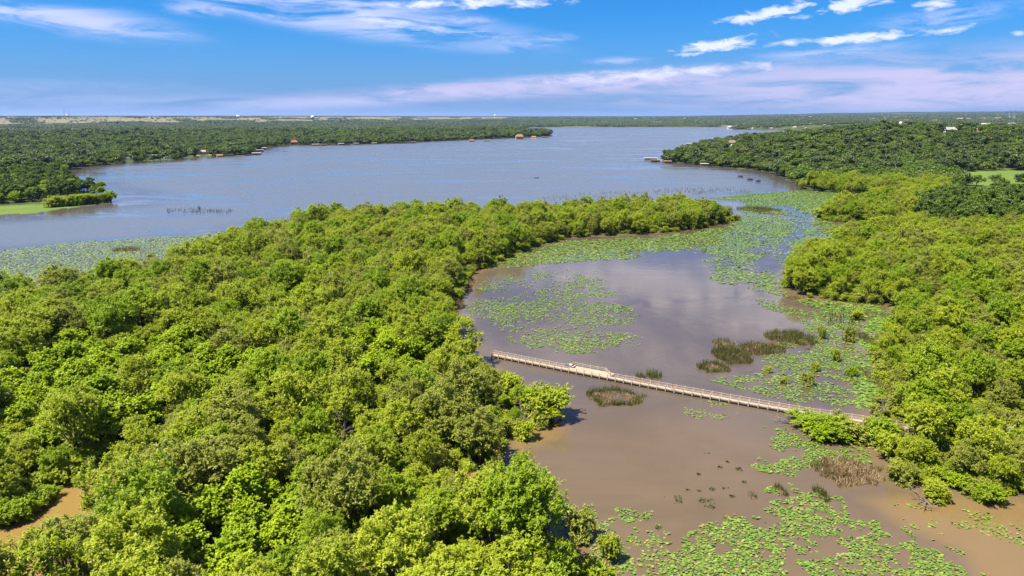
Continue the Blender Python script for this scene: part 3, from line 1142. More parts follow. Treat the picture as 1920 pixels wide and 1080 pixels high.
sc = size_[ri]
scatter('willow_wood', np.stack([x[ri], y[ri], z[ri]], 1), rng.uniform(0, 6.28, n), np.stack([sc, sc, sc * rng.uniform(.85, 1.1, n)], 1),
        rng.integers(0, len(WMERGE), n), SRC_W, 'willow wood continuing behind the nearer trees')
print('near willows', nw, 'broad', nb, 'rest', n)

# dark tall trees: right grove and the left point
LEFT_POINT = G([(-200, 396), (0, 384), (60, 381), (150, 366), (196, 368), (205, 364), (150, 351), (128, 335), (118, 318), (60, 322), (-200, 345)])
dx, dy = [], []
for zone in (DARK_ZONE, LEFT_POINT):
    a = np.array(zone); lo, hi = a.min(0), a.max(0)
    qx = rng.uniform(lo[0], hi[0], 9000); qy = rng.uniform(lo[1], hi[1], 9000)
    k = inside(zone, qx, qy)
    dx.append(qx[k]); dy.append(qy[k])
dx, dy = np.concatenate(dx), np.concatenate(dy)
k = poisson(dx, dy, np.where(dx > 0, 10.0, 7.0))[:900]
dx, dy = dx[k], dy[k]
k = (land_sd(dx, dy) > 3) & ~inside(LAWN, dx, dy)
dx, dy = dx[k], dy[k]
dz = terrain(dx, dy)
px, py = project(dx, dy, dz)
k = (px > -60) & (px < 1985) & clear_of_sites(dx, dy, dz, 5, 13)
for i in np.flatnonzero(k):
    if px[i] > 1000:
        vi = int(rng.integers(4)); s = float(rng.uniform(.95, 1.45))
        lab = 'tall dark green tree in the grove %s' % ('below the mown field' if px[i] > 1815 else 'left of the mown field')
        place('dark_tree', DARKT, vi, dx[i], dy[i], dz[i], s, s, rng.uniform(0, 6.28), lab, 'tree', lab.replace('tree', 'trees'))
    else:
        s = float(rng.uniform(.65, 1.05))
        if rng.random() < .45:
            vi = int(rng.integers(4))
            lab = 'dark green tree on the left point %s' % ('near the lawn' if py[i] > 362 else 'behind the front row')
            place('dark_tree', DARKT, vi, dx[i], dy[i], dz[i], s, s, rng.uniform(0, 6.28), lab, 'tree', lab.replace('tree', 'trees'))
        else:
            vi = int(rng.integers(4))
            lab = 'lighter green tree on the left point %s' % ('near the lawn' if py[i] > 362 else 'behind the front row')
            place('broadleaf_tree', BROAD, vi, dx[i], dy[i], dz[i], s * 1.2, s * 1.2, rng.uniform(0, 6.28), lab, 'tree', lab.replace('tree', 'trees'))
# front row of low willows on the left point, and the round tree in the cove
for j in range(15):
    t_ = j / 14
    bx, by = at(95 + t_ * 112, 389 - t_ * 10 + rng.uniform(-2, 1))
    place('shrub', SHRUB, int(rng.integers(2)), bx, by, .2, 2.3, 2.5 * rng.uniform(.8, 1.1), rng.uniform(0, 6.28),
          'yellow-green willow bush in the front row on the left point', 'bush', 'willow bushes in the front row on the left point')
bx, by = at(190, 355)
place('broadleaf_tree', BROAD, 1, bx, by, 0, 1.1, 1.0, 0, 'single round tree standing in the water off the left point', 'tree', None)

# single bushes round the pond: px, py, width px, height px, variant, label
BUSHES = [
    (1030, 782, 100, 66, 0, 'large round yellow-green willow bush standing in the water below the boardwalk end'),
    (985, 822, 46, 40, 0, 'small yellow-green bush on the reedy bank below the large round bush'),
    (1525, 799, 92, 25, 1, 'spreading green bush in the water against the boardwalk railing'),
    (1556, 822, 88, 42, 1, 'rounded green bush in front of the spreading one by the boardwalk'),
    (1572, 800, 40, 32, 2, 'upright bush between the boardwalk and the rounded bush'),
    (1610, 826, 66, 40, 2, 'thin olive bush right of the rounded bush'),
    (1085, 1010, 60, 66, 2, 'open olive bush at the bottom edge beside lily pads'),
    (1140, 1050, 50, 60, 0, 'yellow-green bush at the bottom edge right of the open one'),
    (1652, 830, 70, 52, 1, 'dense green bush closing the gap between boardwalk bushes and right wood'),
    (1662, 858, 60, 56, 0, 'yellow-green bush behind the tan grass bed'),
    (1648, 782, 40, 28, 2, 'olive bush where the boardwalk enters the right wood'),
    (990, 762, 60, 44, 1, 'fresh green bush left of the large round bush'),
    (958, 742, 60, 48, 0, 'yellow-green bush on the bank at the boardwalk end'),
    (1012, 800, 40, 30, 2, 'low olive bush at the foot of the large round bush'),
    (1540, 635, 20, 26, 2, 'thin bush in the flooded shallows, farthest left of the upper row'),
    (1590, 640, 26, 32, 2, 'thin bush in the shallows right of the first one'),
    (1565, 676, 24, 26, 0, 'yellowish bush in the shallows below the thin ones'),
    (1528, 695, 20, 18, 0, 'small yellowish bush among lily pads'),
    (1512, 722, 26, 26, 2, 'olive bush among lily pads nearest the boardwalk'),
    (1470, 720, 16, 14, 2, 'tiny olive bush among lily pads'),
    (1440, 698, 18, 14, 0, 'tiny yellowish bush beside the reed bed'),
    (1595, 705, 26, 20, 1, 'low green bush beside the right wood in the shallows'),
    (1606, 600, 26, 22, 0, 'low yellow-green bush at the upper end of the shallows'),
    (1755, 938, 52, 40, 0, 'yellow-green bush drooping over driftwood at lower right'),
    (1850, 940, 60, 40, 1, 'green bush overhanging the brown water at lower right'),
    (1690, 905, 50, 44, 2, 'olive bush right of the tan grass bed'),
    (48, 962, 50, 40, 1, 'deep green bush on the left bank of the muddy creek'),
    (165, 868, 60, 36, 1, 'dark green bush at the head of the muddy creek'),
    (1545, 408, 50, 20, 0, 'willow bush at the left end of the islet by the lotus channel'),
    (1590, 408, 46, 22, 0, 'willow bush in the middle of the islet by the lotus channel'),
    (1800, 372, 40, 16, 1, 'green bush at the near edge of the mown field, left of two'),
    (1885, 376, 70, 18, 1, 'wide green bush at the near edge of the mown field'),
    (1840, 366, 16, 14, 2, 'small olive bush standing on the mown field'),
    (1632, 406, 50, 24, 1, 'willow bush at the right end of the islet by the lotus channel'),
]
for px, py, w, h, vi, lab in BUSHES:
    bx, by = at(px, py)
    dd = by * CP + H * SP
    s = w / F * dd / 4.9
    sz = h / F * dd / 3.9
    place('shrub', SHRUB, vi, bx, by, -.05, s, sz, rng.uniform(0, 6.28), lab, 'bush', None)

# undergrowth between the trees
ux, uy = rng.uniform(-330, 420, 60000), rng.uniform(70, 640, 60000)
k = (inside(LAND_LEFT_WOOD, ux, uy) | (inside(LAND_RIGHT, ux, uy) & ~inside(FIELD, ux, uy))) & ~inside(CREEK, ux, uy) & ~inside(POOL, ux, uy)
ux, uy = ux[k], uy[k]
k = (fbm(ux, uy, 22, 77) > .3) & (np.abs(ux) < uy * .8 + 40)
ux, uy = ux[k][:16000], uy[k][:16000]
n = len(ux)
us = rng.uniform(.5, 1.25, n)
SRC_U = source('undergrowth_kinds', [merged('bush', c_, t_) for c_, t_, _ in SHRUB])
scatter('undergrowth', np.stack([ux, uy, np.maximum(terrain(ux, uy), -.1)], 1), rng.uniform(0, 6.28, n), np.stack([us, us, us * rng.uniform(.6, 1.1, n)], 1),
        rng.integers(0, 3, n), SRC_U, 'low green undergrowth between the flooded trees')

# ---------------------------------------------------------------- oak woods on hill and far shores
ang = rng.uniform(R(-40), R(40), 150000)
rad = np.sqrt(rng.uniform(560 ** 2, 3300 ** 2, 150000))
ox, oy = rad * np.sin(ang), rad * np.cos(ang)
sdv = land_sd(ox, oy)
dens = np.ones(len(ox))
for pl, v in ((FIELD, 0.0), (LAWN, 0), (DRY2, .08), (FIELD2, .0)):
    dens[inside(pl, ox, oy)] = v
LEFT_TIP = G([(-300, 422), (232, 398), (232, 342), (128, 317), (-300, 322)])
for zn in (DARK_ZONE, LEFT_POINT, LAND_LEFT_WOOD, LEFT_TIP):
    dens[inside(zn, ox, oy)] = 0
dens *= .35 + .65 * (fbm(ox, oy, 120, 31) > .40)
dens[(sdv > 0) & (sdv < 40)] = 1
for zn in (FIELD, LAWN, LEFT_TIP, LAND_LEFT_WOOD, DARK_ZONE, LEFT_POINT): dens[inside(zn, ox, oy)] = 0
k = (sdv > 4) & (rng.uniform(size=len(ox)) < dens)
ox, oy = ox[k], oy[k]
o = np.argsort(np.hypot(ox, oy))
ox, oy = ox[o], oy[o]
k = poisson(ox, oy, np.clip(6.5 + np.hypot(ox, oy) / 400, 7.5, 13))
ox, oy = ox[k], oy[k]
px0, py0 = project(ox, oy, 0)
k = ~((px0 > 1400) & (py0 > 352))          # that part is planted above
ox, oy = ox[k], oy[k]
oz = terrain(ox, oy)
k = clear_of_sites(ox, oy, oz, 4.5, 9)
ox, oy, oz = ox[k], oy[k], oz[k]
print('oaks', len(ox))
px, py = project(ox, oy, oz)
OAKM = [merged('oak', v[0], v[1]) for v in OAK]
nearw = (px > 1440) & (px < 1800) & (np.hypot(ox, oy) < 980)
taken = np.zeros(len(ox), bool)
cnt = 0
for i in range(len(ox)):
    if not (-20 < px[i] < 1940): continue
    if cnt >= 285: break
    cnt += 1
    taken[i] = True
    vi = int(rng.integers(6)) if not nearw[i] else int(rng.choice([5, 5, 5, 3]))
    if not nearw[i] and math.hypot(ox[i], oy[i]) < 1300: vi = int(rng.choice([0, 2, 4, 5, 5, 3]))
    o = link('oak_tree', OAKM[vi])
    o.location = (ox[i], oy[i], oz[i] - .2)
    s = rng.uniform(.9, 1.65)
    o.scale = (s, s, s * rng.uniform(.85, 1.1))
    o.rotation_euler = (0, 0, rng.uniform(0, 6.28))
    tone = 'light green' if vi == 5 else 'dark green'
    if px[i] < 960:
        ww = 'on the left shore around the cove'
    elif py[i] > 335:
        ww = 'beside the mown field'
    elif px[i] < 1500:
        ww = 'on the right point above the docks'
    else:
        ww = 'on the lower slope of the right hill'
    tag(o, '%s rounded tree %s' % (tone, ww), 'tree', '%s rounded trees %s' % (tone, ww))
r_ = ~taken
n = int(r_.sum())
os_ = rng.uniform(.85, 1.7, n) * np.clip(np.hypot(ox[r_], oy[r_]) / 2200, 1, 1.4)
pick = rng.integers(0, 6, n)
pick[nearw[r_]] = rng.choice([5, 5, 3], int(nearw[r_].sum()))
SRC_O = source('oak_kinds', OAKM)
scatter('oak_wood', np.stack([ox[r_], oy[r_], oz[r_] - .2], 1), rng.uniform(0, 6.28, n), np.stack([os_, os_, os_ * rng.uniform(.8, 1.1, n)], 1), pick, SRC_O,
        'dark green woodland covering the hill and the lake shores')

# far woods: patches of many small crowns
FARP = []
for q in range(4):
    cs, ns, ts = [], [], []
    for j in range(64):
        c0 = np.array([rng.uniform(-42, 42), rng.uniform(-42, 42), rng.uniform(3, 5.5)])
        d = rng.normal(size=(20, 3)); d[:, 2] = np.abs(d[:, 2]); d = unit(d)
        rr = rng.uniform(3.5, 9.0)
        cs.append(c0 + d * rr * np.array([1, 1, 1.1])); ns.append(unit(d + rng.normal(size=d.shape) * .3)); ts.append(np.full(20, rng.uniform()))
    v, f, tt = leaves(np.concatenate(cs), np.concatenate(ns), 4.2, .85, np.concatenate(ts))
    m = np_mesh('far_patch', v, f, {'tint': tt}); m.materials.append(F_FAR)
    FARP.append(m)
SRC_F = source('far_wood_kinds', FARP)
fp, fs = [], []
for r0, r1, step, s in ((3200, 6500, 62, 1.0), (6500, 14000, 125, 1.9), (14000, 26000, 330, 4.0)):
    nq = int((r1 ** 2 - r0 ** 2) * R(80) / 2 / step ** 2 * 1.0)
    a = rng.uniform(R(-40), R(40), nq); rr = np.sqrt(rng.uniform(r0 ** 2, r1 ** 2, nq))
    qx, qy = rr * np.sin(a), rr * np.cos(a)
    sdq = land_sd(qx, qy)
    k = (sdq > 30 * s)
    k &= ~(dryzone(qx, qy, terrain(qx, qy, sdq)) & (rng.uniform(size=nq) > .03))
    k &= fbm(qx, qy, 420 * s, 41) > .40
    qx, qy = qx[k], qy[k]
    qz = terrain(qx, qy, sdq[k])
    kk = clear_of_sites(qx, qy, qz, 20, 5, [b for b in BLOCKS if b[4] > 3000])
    fp.append(np.stack([qx, qy, qz - .5], 1)[kk]); fs.append(np.full(int(kk.sum()), s))
fp, fs = np.concatenate(fp), np.concatenate(fs)
n = len(fp)
print('far patches', n)
scatter('far_wood', fp, rng.uniform(0, 6.28, n), np.stack([fs, fs, np.minimum(fs, 1.4) * rng.uniform(.8, 1.2, n)], 1), rng.integers(0, 4, n), SRC_F,
        'distant woodland fading toward the horizon')
# scattered bushes of the dry plateau
qx, qy = rng.uniform(-7000, -300, 9000), rng.uniform(3000, 9000, 9000)
k = dryzone(qx, qy, terrain(qx, qy)) & (fbm(qx, qy, 400, 8) > .45)
qx, qy = qx[k][:1200], qy[k][:1200]
n = len(qx)
qs = rng.uniform(.6, 1.6, n)
scatter('plateau_bushes', np.stack([qx, qy, terrain(qx, qy)], 1), rng.uniform(0, 6.28, n), np.stack([qs * 1.4, qs * 1.4, qs * .7], 1), rng.integers(0, 5, n), SRC_O,
        'dark bushes dotted over the dry plateau')

# ---------------------------------------------------------------- lily pads and reeds
def pads(name, areas, label, rr=(.15, .30), z=(.02, .35), var=.26):
    V, Fc, T = [], [], []
    base = 0
    for poly, dens, thr, nscale, tone in areas:
        g = G(poly)
        a = np.array(g); lo, hi = a.min(0), a.max(0)
        n = int((hi[0] - lo[0]) * (hi[1] - lo[1]) * dens)
        x, y = rng.uniform(lo[0], hi[0], n), rng.uniform(lo[1], hi[1], n)
        k = inside(g, x, y)
        x, y = x[k], y[k]
        e = edge_dist(g, x, y)
        f = fbm(x, y, nscale, 51, 4) * .68 + vnoise(x, y, 1.4, 77) * .32 + (np.clip(e / (nscale * .8), 0, 1) - 1) * .16
        k = (f > thr) & (rng.uniform(size=len(x)) < sstep(thr, thr + .1, f))
        x, y = x[k], y[k]
        k = land_sd(x, y) < .5
        x, y = x[k], y[k]
        n = len(x)
        r = rng.uniform(rr[0], rr[1], n) * (.75 + .5 * rng.uniform(size=n))
        zz = z[0] + (z[1] - z[0]) * rng.uniform(size=n) ** 2
        th = np.arange(7) * 2 * np.pi / 7 + rng.uniform(0, 6.28, n)[:, None]
        rad = r[:, None] * rng.uniform(.85, 1.1, (n, 7))
        px, py = rad * np.cos(th), rad * np.sin(th) * rng.uniform(.8, 1, n)[:, None]
        tx, ty = rng.normal(size=(n, 1)) * .14, rng.normal(size=(n, 1)) * .14
        pz = np.maximum(zz[:, None] + (px * tx + py * ty), .015)
        V.append(np.stack([x[:, None] + px, y[:, None] + py, pz], 2).reshape(-1, 3))
        Fc.append(base + np.arange(n * 7).reshape(n, 7))
        t = np.clip(tone + rng.normal(size=n) * var + (rng.uniform(size=n) < .035) * var * 1.9, 0, 1)
        T.append(np.repeat(t, 7))
        base += n * 7
    me = np_mesh(name, np.concatenate(V), np.concatenate(Fc), {'tint': np.concatenate(T)})
    o = link(name, me, PADS)
    print(name, base // 7)
    return tag(o, label, kind='stuff')


pads('lily_pads', [
    ([(1370, 950), (1440, 915), (1490, 903), (1560, 918), (1600, 955), (1720, 1000), (1800, 1040), (1860, 1085), (1960, 1250), (1150, 1250), (1235, 1040), (1290, 1000)], 9.5, .385, 5, .45),
    ([(1020, 975), (1060, 940), (1150, 945), (1245, 962), (1260, 1000), (1250, 1080), (1200, 1250), (1090, 1110), (1090, 1020)], 6.2, .475, 4, .5),
    ([(1600, 925), (1760, 955), (1930, 960), (2000, 1020), (1850, 1050), (1790, 1040), (1700, 1000)], 4.5, .485, 4, .55),
    ([(1425, 800), (1500, 805), (1530, 830), (1640, 835), (1640, 870), (1560, 868), (1510, 880), (1490, 895), (1420, 885), (1400, 868), (1450, 850)], 9.5, .385, 4, .45),
    ([(1260, 745), (1350, 752), (1480, 778), (1400, 790), (1260, 790)], 3.2, .50, 5, .6),
], 'round green lily pads floating on the brown water of the near pond')
pads('lily_pads', [
    ([(1390, 560), (1440, 560), (1520, 585), (1600, 575), (1660, 575), (1640, 600), (1620, 620), (1615, 690), (1640, 760), (1500, 765), (1390, 730), (1330, 715), (1420, 690), (1440, 655), (1500, 620), (1500, 600), (1420, 575)], 4.4, .375, 6, .45),
    ([(860, 580), (900, 530), (1000, 500), (1130, 508), (1190, 560), (1215, 640), (1190, 650), (1090, 660), (960, 650), (935, 615), (880, 600)], 2.6, .455, 10, .45),
    ([(945, 640), (960, 632), (1030, 642), (1120, 628), (1200, 645), (1180, 658), (1080, 664), (1000, 658)], 3.2, .36, 7, .45),
    ([(900, 570), (960, 560), (1060, 590), (1170, 570), (1150, 600), (1000, 605)], 2.0, .44, 8, .5),
    ([(1290, 612), (1350, 600), (1420, 612), (1350, 625)], .6, .52, 6, .5),
], 'lily pads drifting in rafts around the boardwalk and the flooded shallows', (.2, .36))
pads('lily_pads', [
    ([(1330, 372), (1400, 364), (1500, 357), (1560, 362), (1690, 376), (1660, 381), (1545, 387), (1532, 405), (1500, 398), (1480, 385), (1400, 390), (1392, 378)], 1.5, .12, 14, .42),
    ([(1388, 392), (1470, 390), (1500, 408), (1470, 450), (1420, 490), (1340, 480), (1250, 470), (1180, 486), (1060, 492), (960, 502), (895, 506), (905, 490), (960, 468), (1010, 455), (1180, 446), (1300, 437), (1390, 413)], 1.25, .29, 16, .45),
    ([(1320, 480), (1420, 490), (1475, 500), (1470, 540), (1480, 560), (1420, 545), (1340, 530), (1310, 505)], 1.1, .36, 14, .42),
    ([(1400, 365), (1560, 362), (1575, 400), (1560, 420), (1490, 470), (1420, 492), (1440, 440), (1500, 400)], .5, .36, 8, .5),
    ([(1640, 572), (1690, 592), (1655, 640), (1655, 690), (1668, 740), (1640, 775), (1605, 765), (1600, 700), (1610, 640)], 3.2, .30, 7, .42),
    ([(1470, 555), (1560, 565), (1650, 572), (1665, 592), (1620, 605), (1540, 585)], 1.6, .36, 8, .45),
    ([(1520, 395), (1540, 412), (1570, 420), (1640, 432), (1640, 445), (1560, 462), (1500, 480), (1470, 505), (1450, 480), (1490, 450), (1530, 420)], 1.1, .31, 12, .42),
], 'broad lotus sheet choking the channel between pond and lake', (.36, .66), (.02, .4), .17)
pads('lily_pads', [
    ([(-250, 485), (0, 470), (150, 452), (280, 445), (380, 440), (480, 440), (480, 470), (380, 505), (250, 548), (0, 580), (-250, 620)], 1.4, .22, 14, .72),
], 'pale lily pads spread along the lake edge of the left wood', (.26, .5), (.02, .15), .10)


def blades(n, ex, ey, hgt, wid, lean, tints, x0=0, y0=0, rim=0.0):
    a = rng.uniform(0, 6.28, n)
    q = np.sqrt(rng.uniform(rim, 1, n)) * (.75 + .4 * vnoise(np.cos(a) * 3, np.sin(a) * 3, 1.0, 3))
    x, y = x0 + np.cos(a) * q * ex, y0 + np.sin(a) * q * ey
    pn = fbm(x + x0 * 7 + n, y + hgt * 3, max(.8, ex * .35), 91)
    kp = rng.uniform(size=n) < sstep(.28, .55, pn + rng.uniform(-.06, .06, n)) * (1 - .55 * np.clip(q - .3, 0, 1))
    x, y, pn, q = x[kp], y[kp], pn[kp], q[kp]
    n = len(x)
    h = hgt * rng.uniform(.35, 1.1, n) * (.5 + .7 * pn) * .9
    f = rng.uniform(0, 6.28, n)
    lx, ly = rng.normal(size=n) * lean * h, rng.normal(size=n) * lean * h
    w = wid * rng.uniform(.7, 1.4, n)
    cx, cy = np.cos(f) * w / 2, np.sin(f) * w / 2
    b = np.stack([x, y, np.full(n, -.05)], 1)
    t = np.stack([x + lx, y + ly, h], 1)
    o = np.stack([cx, cy, np.zeros(n)], 1)
    v = np.stack([b - o, b + o, t + o * .3, t - o * .3], 1).reshape(-1, 3)
    return v, np.arange(n * 4).reshape(-1, 4), np.repeat(np.clip(rng.uniform(tints[0], tints[1], n), 0, 1), 4)


def reed_patch(name, px, py, w, h, spec, label, cat, group=None):
    """spec: list of (material, count per m2, height, rim, size factor)"""
    cx, cy = at(px, py)
    dd = cy * CP + H * SP
    if 600 < py < 720: w, h = w * 1.2, h * 1.3
    ex = w / F * dd / 2
    ey = h / F * dd / 2 / (H / math.hypot(cy, H))
    V, Fc, T, MI, b = [], [], [], [], 0
    mats = []
    for mi, (mat, dn, hg, rim, fac) in enumerate(spec):
        n = max(40, int(1.5 * dn * math.pi * ex * ey * fac * fac * (1 - rim)))
        v, f, t = blades(n, ex * fac, ey * fac, hg, .13 if hg > 1.2 else .11, .5 if mat is F_DRY else .28, (0, 1), rim=rim)
        V.append(v); Fc.append(f + b); T.append(t); MI.append(np.full(len(f), mi)); b += len(v)
        mats.append(mat)
    me = np_mesh(name, np.concatenate(V), np.concatenate(Fc), {'tint': np.concatenate(T)})
    for m in mats: me.materials.append(m)
    me.polygons.foreach_set('material_index', np.concatenate(MI).astype(np.int32))
    o = link(name, me)
    o.location = (cx, cy, 0)
    return tag(o, label, cat, group)


GRN, DRYR, BRNR = F_REED, F_DRY, F_BRN
REEDS = [
    (1152, 746, 112, 34, [(DRYR, 16, .55, 0, .9), (BRNR, 9, .9, 0, .95), (GRN, 16, 1.9, .6, 1)], 'reed islet with flattened tan middle and dark green rim below the boardwalk'),
    (1202, 707, 18, 8, [(GRN, 10, 1.8, 0, 1)], 'thin reed clump behind the boardwalk, the left of two'),
    (1226, 706, 24, 10, [(GRN, 16, 2.4, 0, 1)], 'dark reed clump behind the boardwalk, the right of two'),
    (1338, 690, 56, 16, [(DRYR, 12, .7, 0, .9), (GRN, 12, 1.9, .3, 1), (BRNR, 6, 1.2, 0, 1)], 'reed bed with rusty dry front, nearest the boardwalk'),
    (1358, 645, 36, 12, [(GRN, 10, 2.0, .2, 1), (DRYR, 8, 1.2, 0, 1)], 'small reed bed with brown top, farthest left of the reed beds'),
    (1372, 668, 60, 26, [(GRN, 14, 2.0, 0, 1), (BRNR, 8, 1.5, 0, 1)], 'broad dark reed bed left of the lily rafts'),
    (1428, 655, 74, 18, [(GRN, 8, 2.0, 0, 1), (BRNR, 10, 1.5, 0, 1), (DRYR, 5, 1.2, 0, 1)], 'long brownish reed bed between two darker ones'),
    (1482, 636, 78, 22, [(GRN, 14, 2.2, 0, 1), (BRNR, 7, 1.6, 0, 1)], 'dark reed bed nearest the flooded bushes'),
    (1588, 886, 128, 58, [(DRYR, 20, 1.3, 0, .9), (BRNR, 8, 1.6, 0, 1), (GRN, 3, 1.3, 0, 1)], 'large bed of tan dry grass at the foot of the lower right trees'),
    (1540, 928, 24, 30, [(GRN, 22, 1.5, 0, 1)], 'dark reed clump below the tan grass bed'),
    (1463, 922, 26, 22, [(GRN, 20, 1.4, 0, 1)], 'dark reed clump rising from the lily pads'),
    (1410, 930, 18, 12, [(GRN, 16, 1.2, 0, 1)], 'small dark reed clump at the left edge of the pads'),
    (968, 892, 26, 42, [(GRN, 14, 2.0, 0, 1), (BRNR, 8, 1.6, 0, 1)], 'narrow dark reed stand on the left pond bank'),
    (985, 1000, 80, 90, [(GRN, 7, 1.8, 0, 1), (BRNR, 12, 1.6, 0, 1)], 'wide brown reed bed on the bottom left bank of the pond'),
    (962, 945, 40, 40, [(GRN, 7, 1.8, 0, 1), (BRNR, 12, 1.6, 0, 1)], 'brown reed bed just above the wide one on the bank'),
    (900, 1040, 70, 50, [(DRYR, 5, 1.0, 0, 1), (BRNR, 10, 1.6, 0, 1), (GRN, 5, 1.5, 0, 1)], 'rusty reed bed inside the lower wood'),
    (962, 805, 84, 40, [(DRYR, 8, .9, 0, .9), (GRN, 8, 1.7, .2, 1), (BRNR, 8, 1.3, 0, 1)], 'mixed reed bed beside the small yellow-green bush'),
    (872, 535, 40, 40, [(BRNR, 3, 2.2, 0, 1), (DRYR, 1.5, 1.6, 0, 1)], 'brown reed fringe at the upper pond bank'),
    (850, 575, 34, 40, [(BRNR, 3, 2.4, 0, 1)], 'brown reed fringe lower on the upper pond bank'),
    (930, 492, 80, 10, [(BRNR, 1.6, 1.8, 0, 1)], 'thin brown reed line where the tongue of wood meets the pond'),
    (1425, 394, 84, 11, [(GRN, 3.0, 2.6, 0, 1)], 'oval dark green reed island in the lotus sheet'),
    (1445, 402, 50, 4, [(BRNR, 1.5, 1.2, 0, 1)], 'low brown reed strip below the oval reed island'),
    (237, 469, 54, 8, [(BRNR, 2.6, 2.2, 0, 1), (GRN, 1.2, 2.0, 0, 1)], 'small brown reed island in the pale pads at left'),
    (1428, 476, 28, 5, [(GRN, .6, 2.4, 0, 1)], 'sparse reed stems in the open channel'),
    (1535, 402, 30, 6, [(BRNR, 1.6, 1.6, 0, 1)], 'brown reeds at the left end of the willow islet'),
    (1632, 640, 26, 30, [(GRN, 9, 1.6, 0, 1), (BRNR, 6, 1.3, 0, 1)], 'mixed reeds hugging the right bank above the boardwalk'),
    (1640, 715, 26, 44, [(GRN, 8, 1.6, 0, 1), (DRYR, 6, 1.1, 0, 1)], 'mixed reeds hugging the right bank just behind the boardwalk'),
    (1640, 590, 50, 10, [(BRNR, 2, 1.4, 0, 1), (GRN, 2, 1.4, 0, 1)], 'reed strip below the upper right wood'),
    (1490, 560, 40, 8, [(BRNR, 1.5, 1.4, 0, 1), (GRN, 3, 1.2, 0, 1)], 'reed strip at the lower corner of the upper right wood'),
    (1500, 775, 40, 10, [(BRNR, 2, 1.2, 0, 1)], 'brown stems under the bush by the railing'),
]
for px, py, w, h, spec, lab in REEDS:
    reed_patch('reed_patch', px, py, w, h, spec, lab, 'reeds')

# small dark emergent plants
WEEDS = [(1262, 936, 34, 20), (1325, 940, 36, 12), (1328, 952, 26, 8), (1310, 922, 12, 6), (1335, 918, 12, 6), (1360, 918, 16, 8), (1327, 852, 12, 8), (1385, 880, 12, 8),
         (1366, 866, 10, 5), (1350, 876, 10, 4), (1310, 890, 8, 4), (1373, 932, 10, 5), (1327, 993, 12, 4), (1095, 775, 12, 4), (1395, 905, 8, 4), (1235, 990, 14, 10), (1290, 918, 10, 6)]
WN = ['largest ragged clump of dark waterweed in open brown water', 'flat wide mat of dark waterweed', 'short mat of waterweed just below the flat wide one', 'tiny waterweed tuft left of two', 'tiny waterweed tuft right of two',
      'thin scatter of waterweed left of the reed clump', 'upright waterweed tuft nearest the boardwalk', 'waterweed tuft near the left tip of the pads', 'faint waterweed tuft right of the upright one', 'faint low waterweed streak',
      'single small waterweed tuft in open brown water', 'waterweed tuft touching the pads', 'low dark waterweed speck left of the big lily raft', 'low dark waterweed speck beside the reed islet', 'waterweed speck above the lily raft',
      'dark waterweed tuft among scattered pads', 'waterweed tuft right of the largest clump']
for (px, py, w, h), lab in zip(WEEDS, WN):
    cx, cy = at(px, py)
    dd = cy * CP + H * SP
    ex, ey = w / F * dd / 2, h / F * dd / 2 * 1.8
    n = int(26 + 9 * ex * ey * 3)
    a = rng.uniform(0, 6.28, n); q = np.sqrt(rng.uniform(0, 1, n))
    c = np.stack([np.cos(a) * q * ex, np.sin(a) * q * ey, rng.uniform(.02, .35, n)], 1)
    k = fbm(c[:, 0] + px, c[:, 1], 1.6, 5) > .45
    c = c[k] if k.sum() > 12 else c
    v, f, t = leaves(c, unit(rng.normal(size=(len(c), 3)) + np.array([0, 0, .8])), .42, .5, rng.uniform(0, .6, len(c)))
    o = link('waterweed', np_mesh('waterweed', v, f, {'tint': t}), F_REED)
    o.location = (cx, cy, 0)
    tag(o, lab, 'waterweed')

# dead stalks standing in the open lake
V, T = [], []
for poly, n in (([(312, 394), (400, 389), (505, 391), (505, 399), (420, 401), (312, 401)], 150), ([(985, 374), (1100, 364), (1300, 353), (1400, 354), (1405, 362), (1230, 368), (1010, 378)], 330), ([(1545, 590), (1610, 585), (1615, 640), (1560, 640)], 60)):
    g = G(poly); a = np.array(g); lo, hi = a.min(0), a.max(0)
    x, y = rng.uniform(lo[0], hi[0], n * 4), rng.uniform(lo[1], hi[1], n * 4)
    k = inside(g, x, y) & (fbm(x, y, 25, 61) > .42)
    x, y = x[k][:n], y[k][:n]
    for q in range(len(x)):
        h = rng.uniform(.5, 2.6); w = .16
        lx, ly = rng.normal() * .4, rng.normal() * .4
        V += [(x[q] - w, y[q], -.1), (x[q] + w, y[q], -.1), (x[q] + lx + w * .4, y[q] + ly, h), (x[q] + lx - w * .4, y[q] + ly, h),
              (x[q], y[q] - w, -.1), (x[q], y[q] + w, -.1), (x[q] + lx, y[q] + ly + w * .4, h), (x[q] + lx, y[q] + ly - w * .4, h)]
me = np_mesh('dead_stalks', V, np.arange(len(V)).reshape(-1, 4))
tag(link('dead_stalks', me, BARK), 'dead grey stalks standing in the shallow lake', kind='stuff')

# fallen branches and bare snags
def branch(name, px, py, length, dirs, label, z=.2, mat=DEADWOOD):
    cx, cy = at(px, py)
    m = MB()
    for (ax_, up_) in dirs:
        a = R(ax_)
        e = Vector((math.cos(a) * math.cos(R(up_)), math.sin(a) * math.cos(R(up_)), math.sin(R(up_)))) * length * rng.uniform(.7, 1.1)
        mid = e * .5 + Vector((rng.uniform(-.3, .3), rng.uniform(-.3, .3), rng.uniform(0, .3)))
        m.tube([(0, 0, 0), mid, e], [.16, .11, .04], 5)
        for _ in range(4):
            d = Vector(rng.normal(size=3)) * length * .22; d.z = abs(d.z)
            s_ = mid.lerp(e, rng.uniform(-.3, .7))
            m.tube([s_, s_ + d * .6, s_ + d + e * .12], [.06, .04, .015], 4)
    o = m.build(name, mat, None, (cx, cy, z))
    return tag(o, label, 'branch')


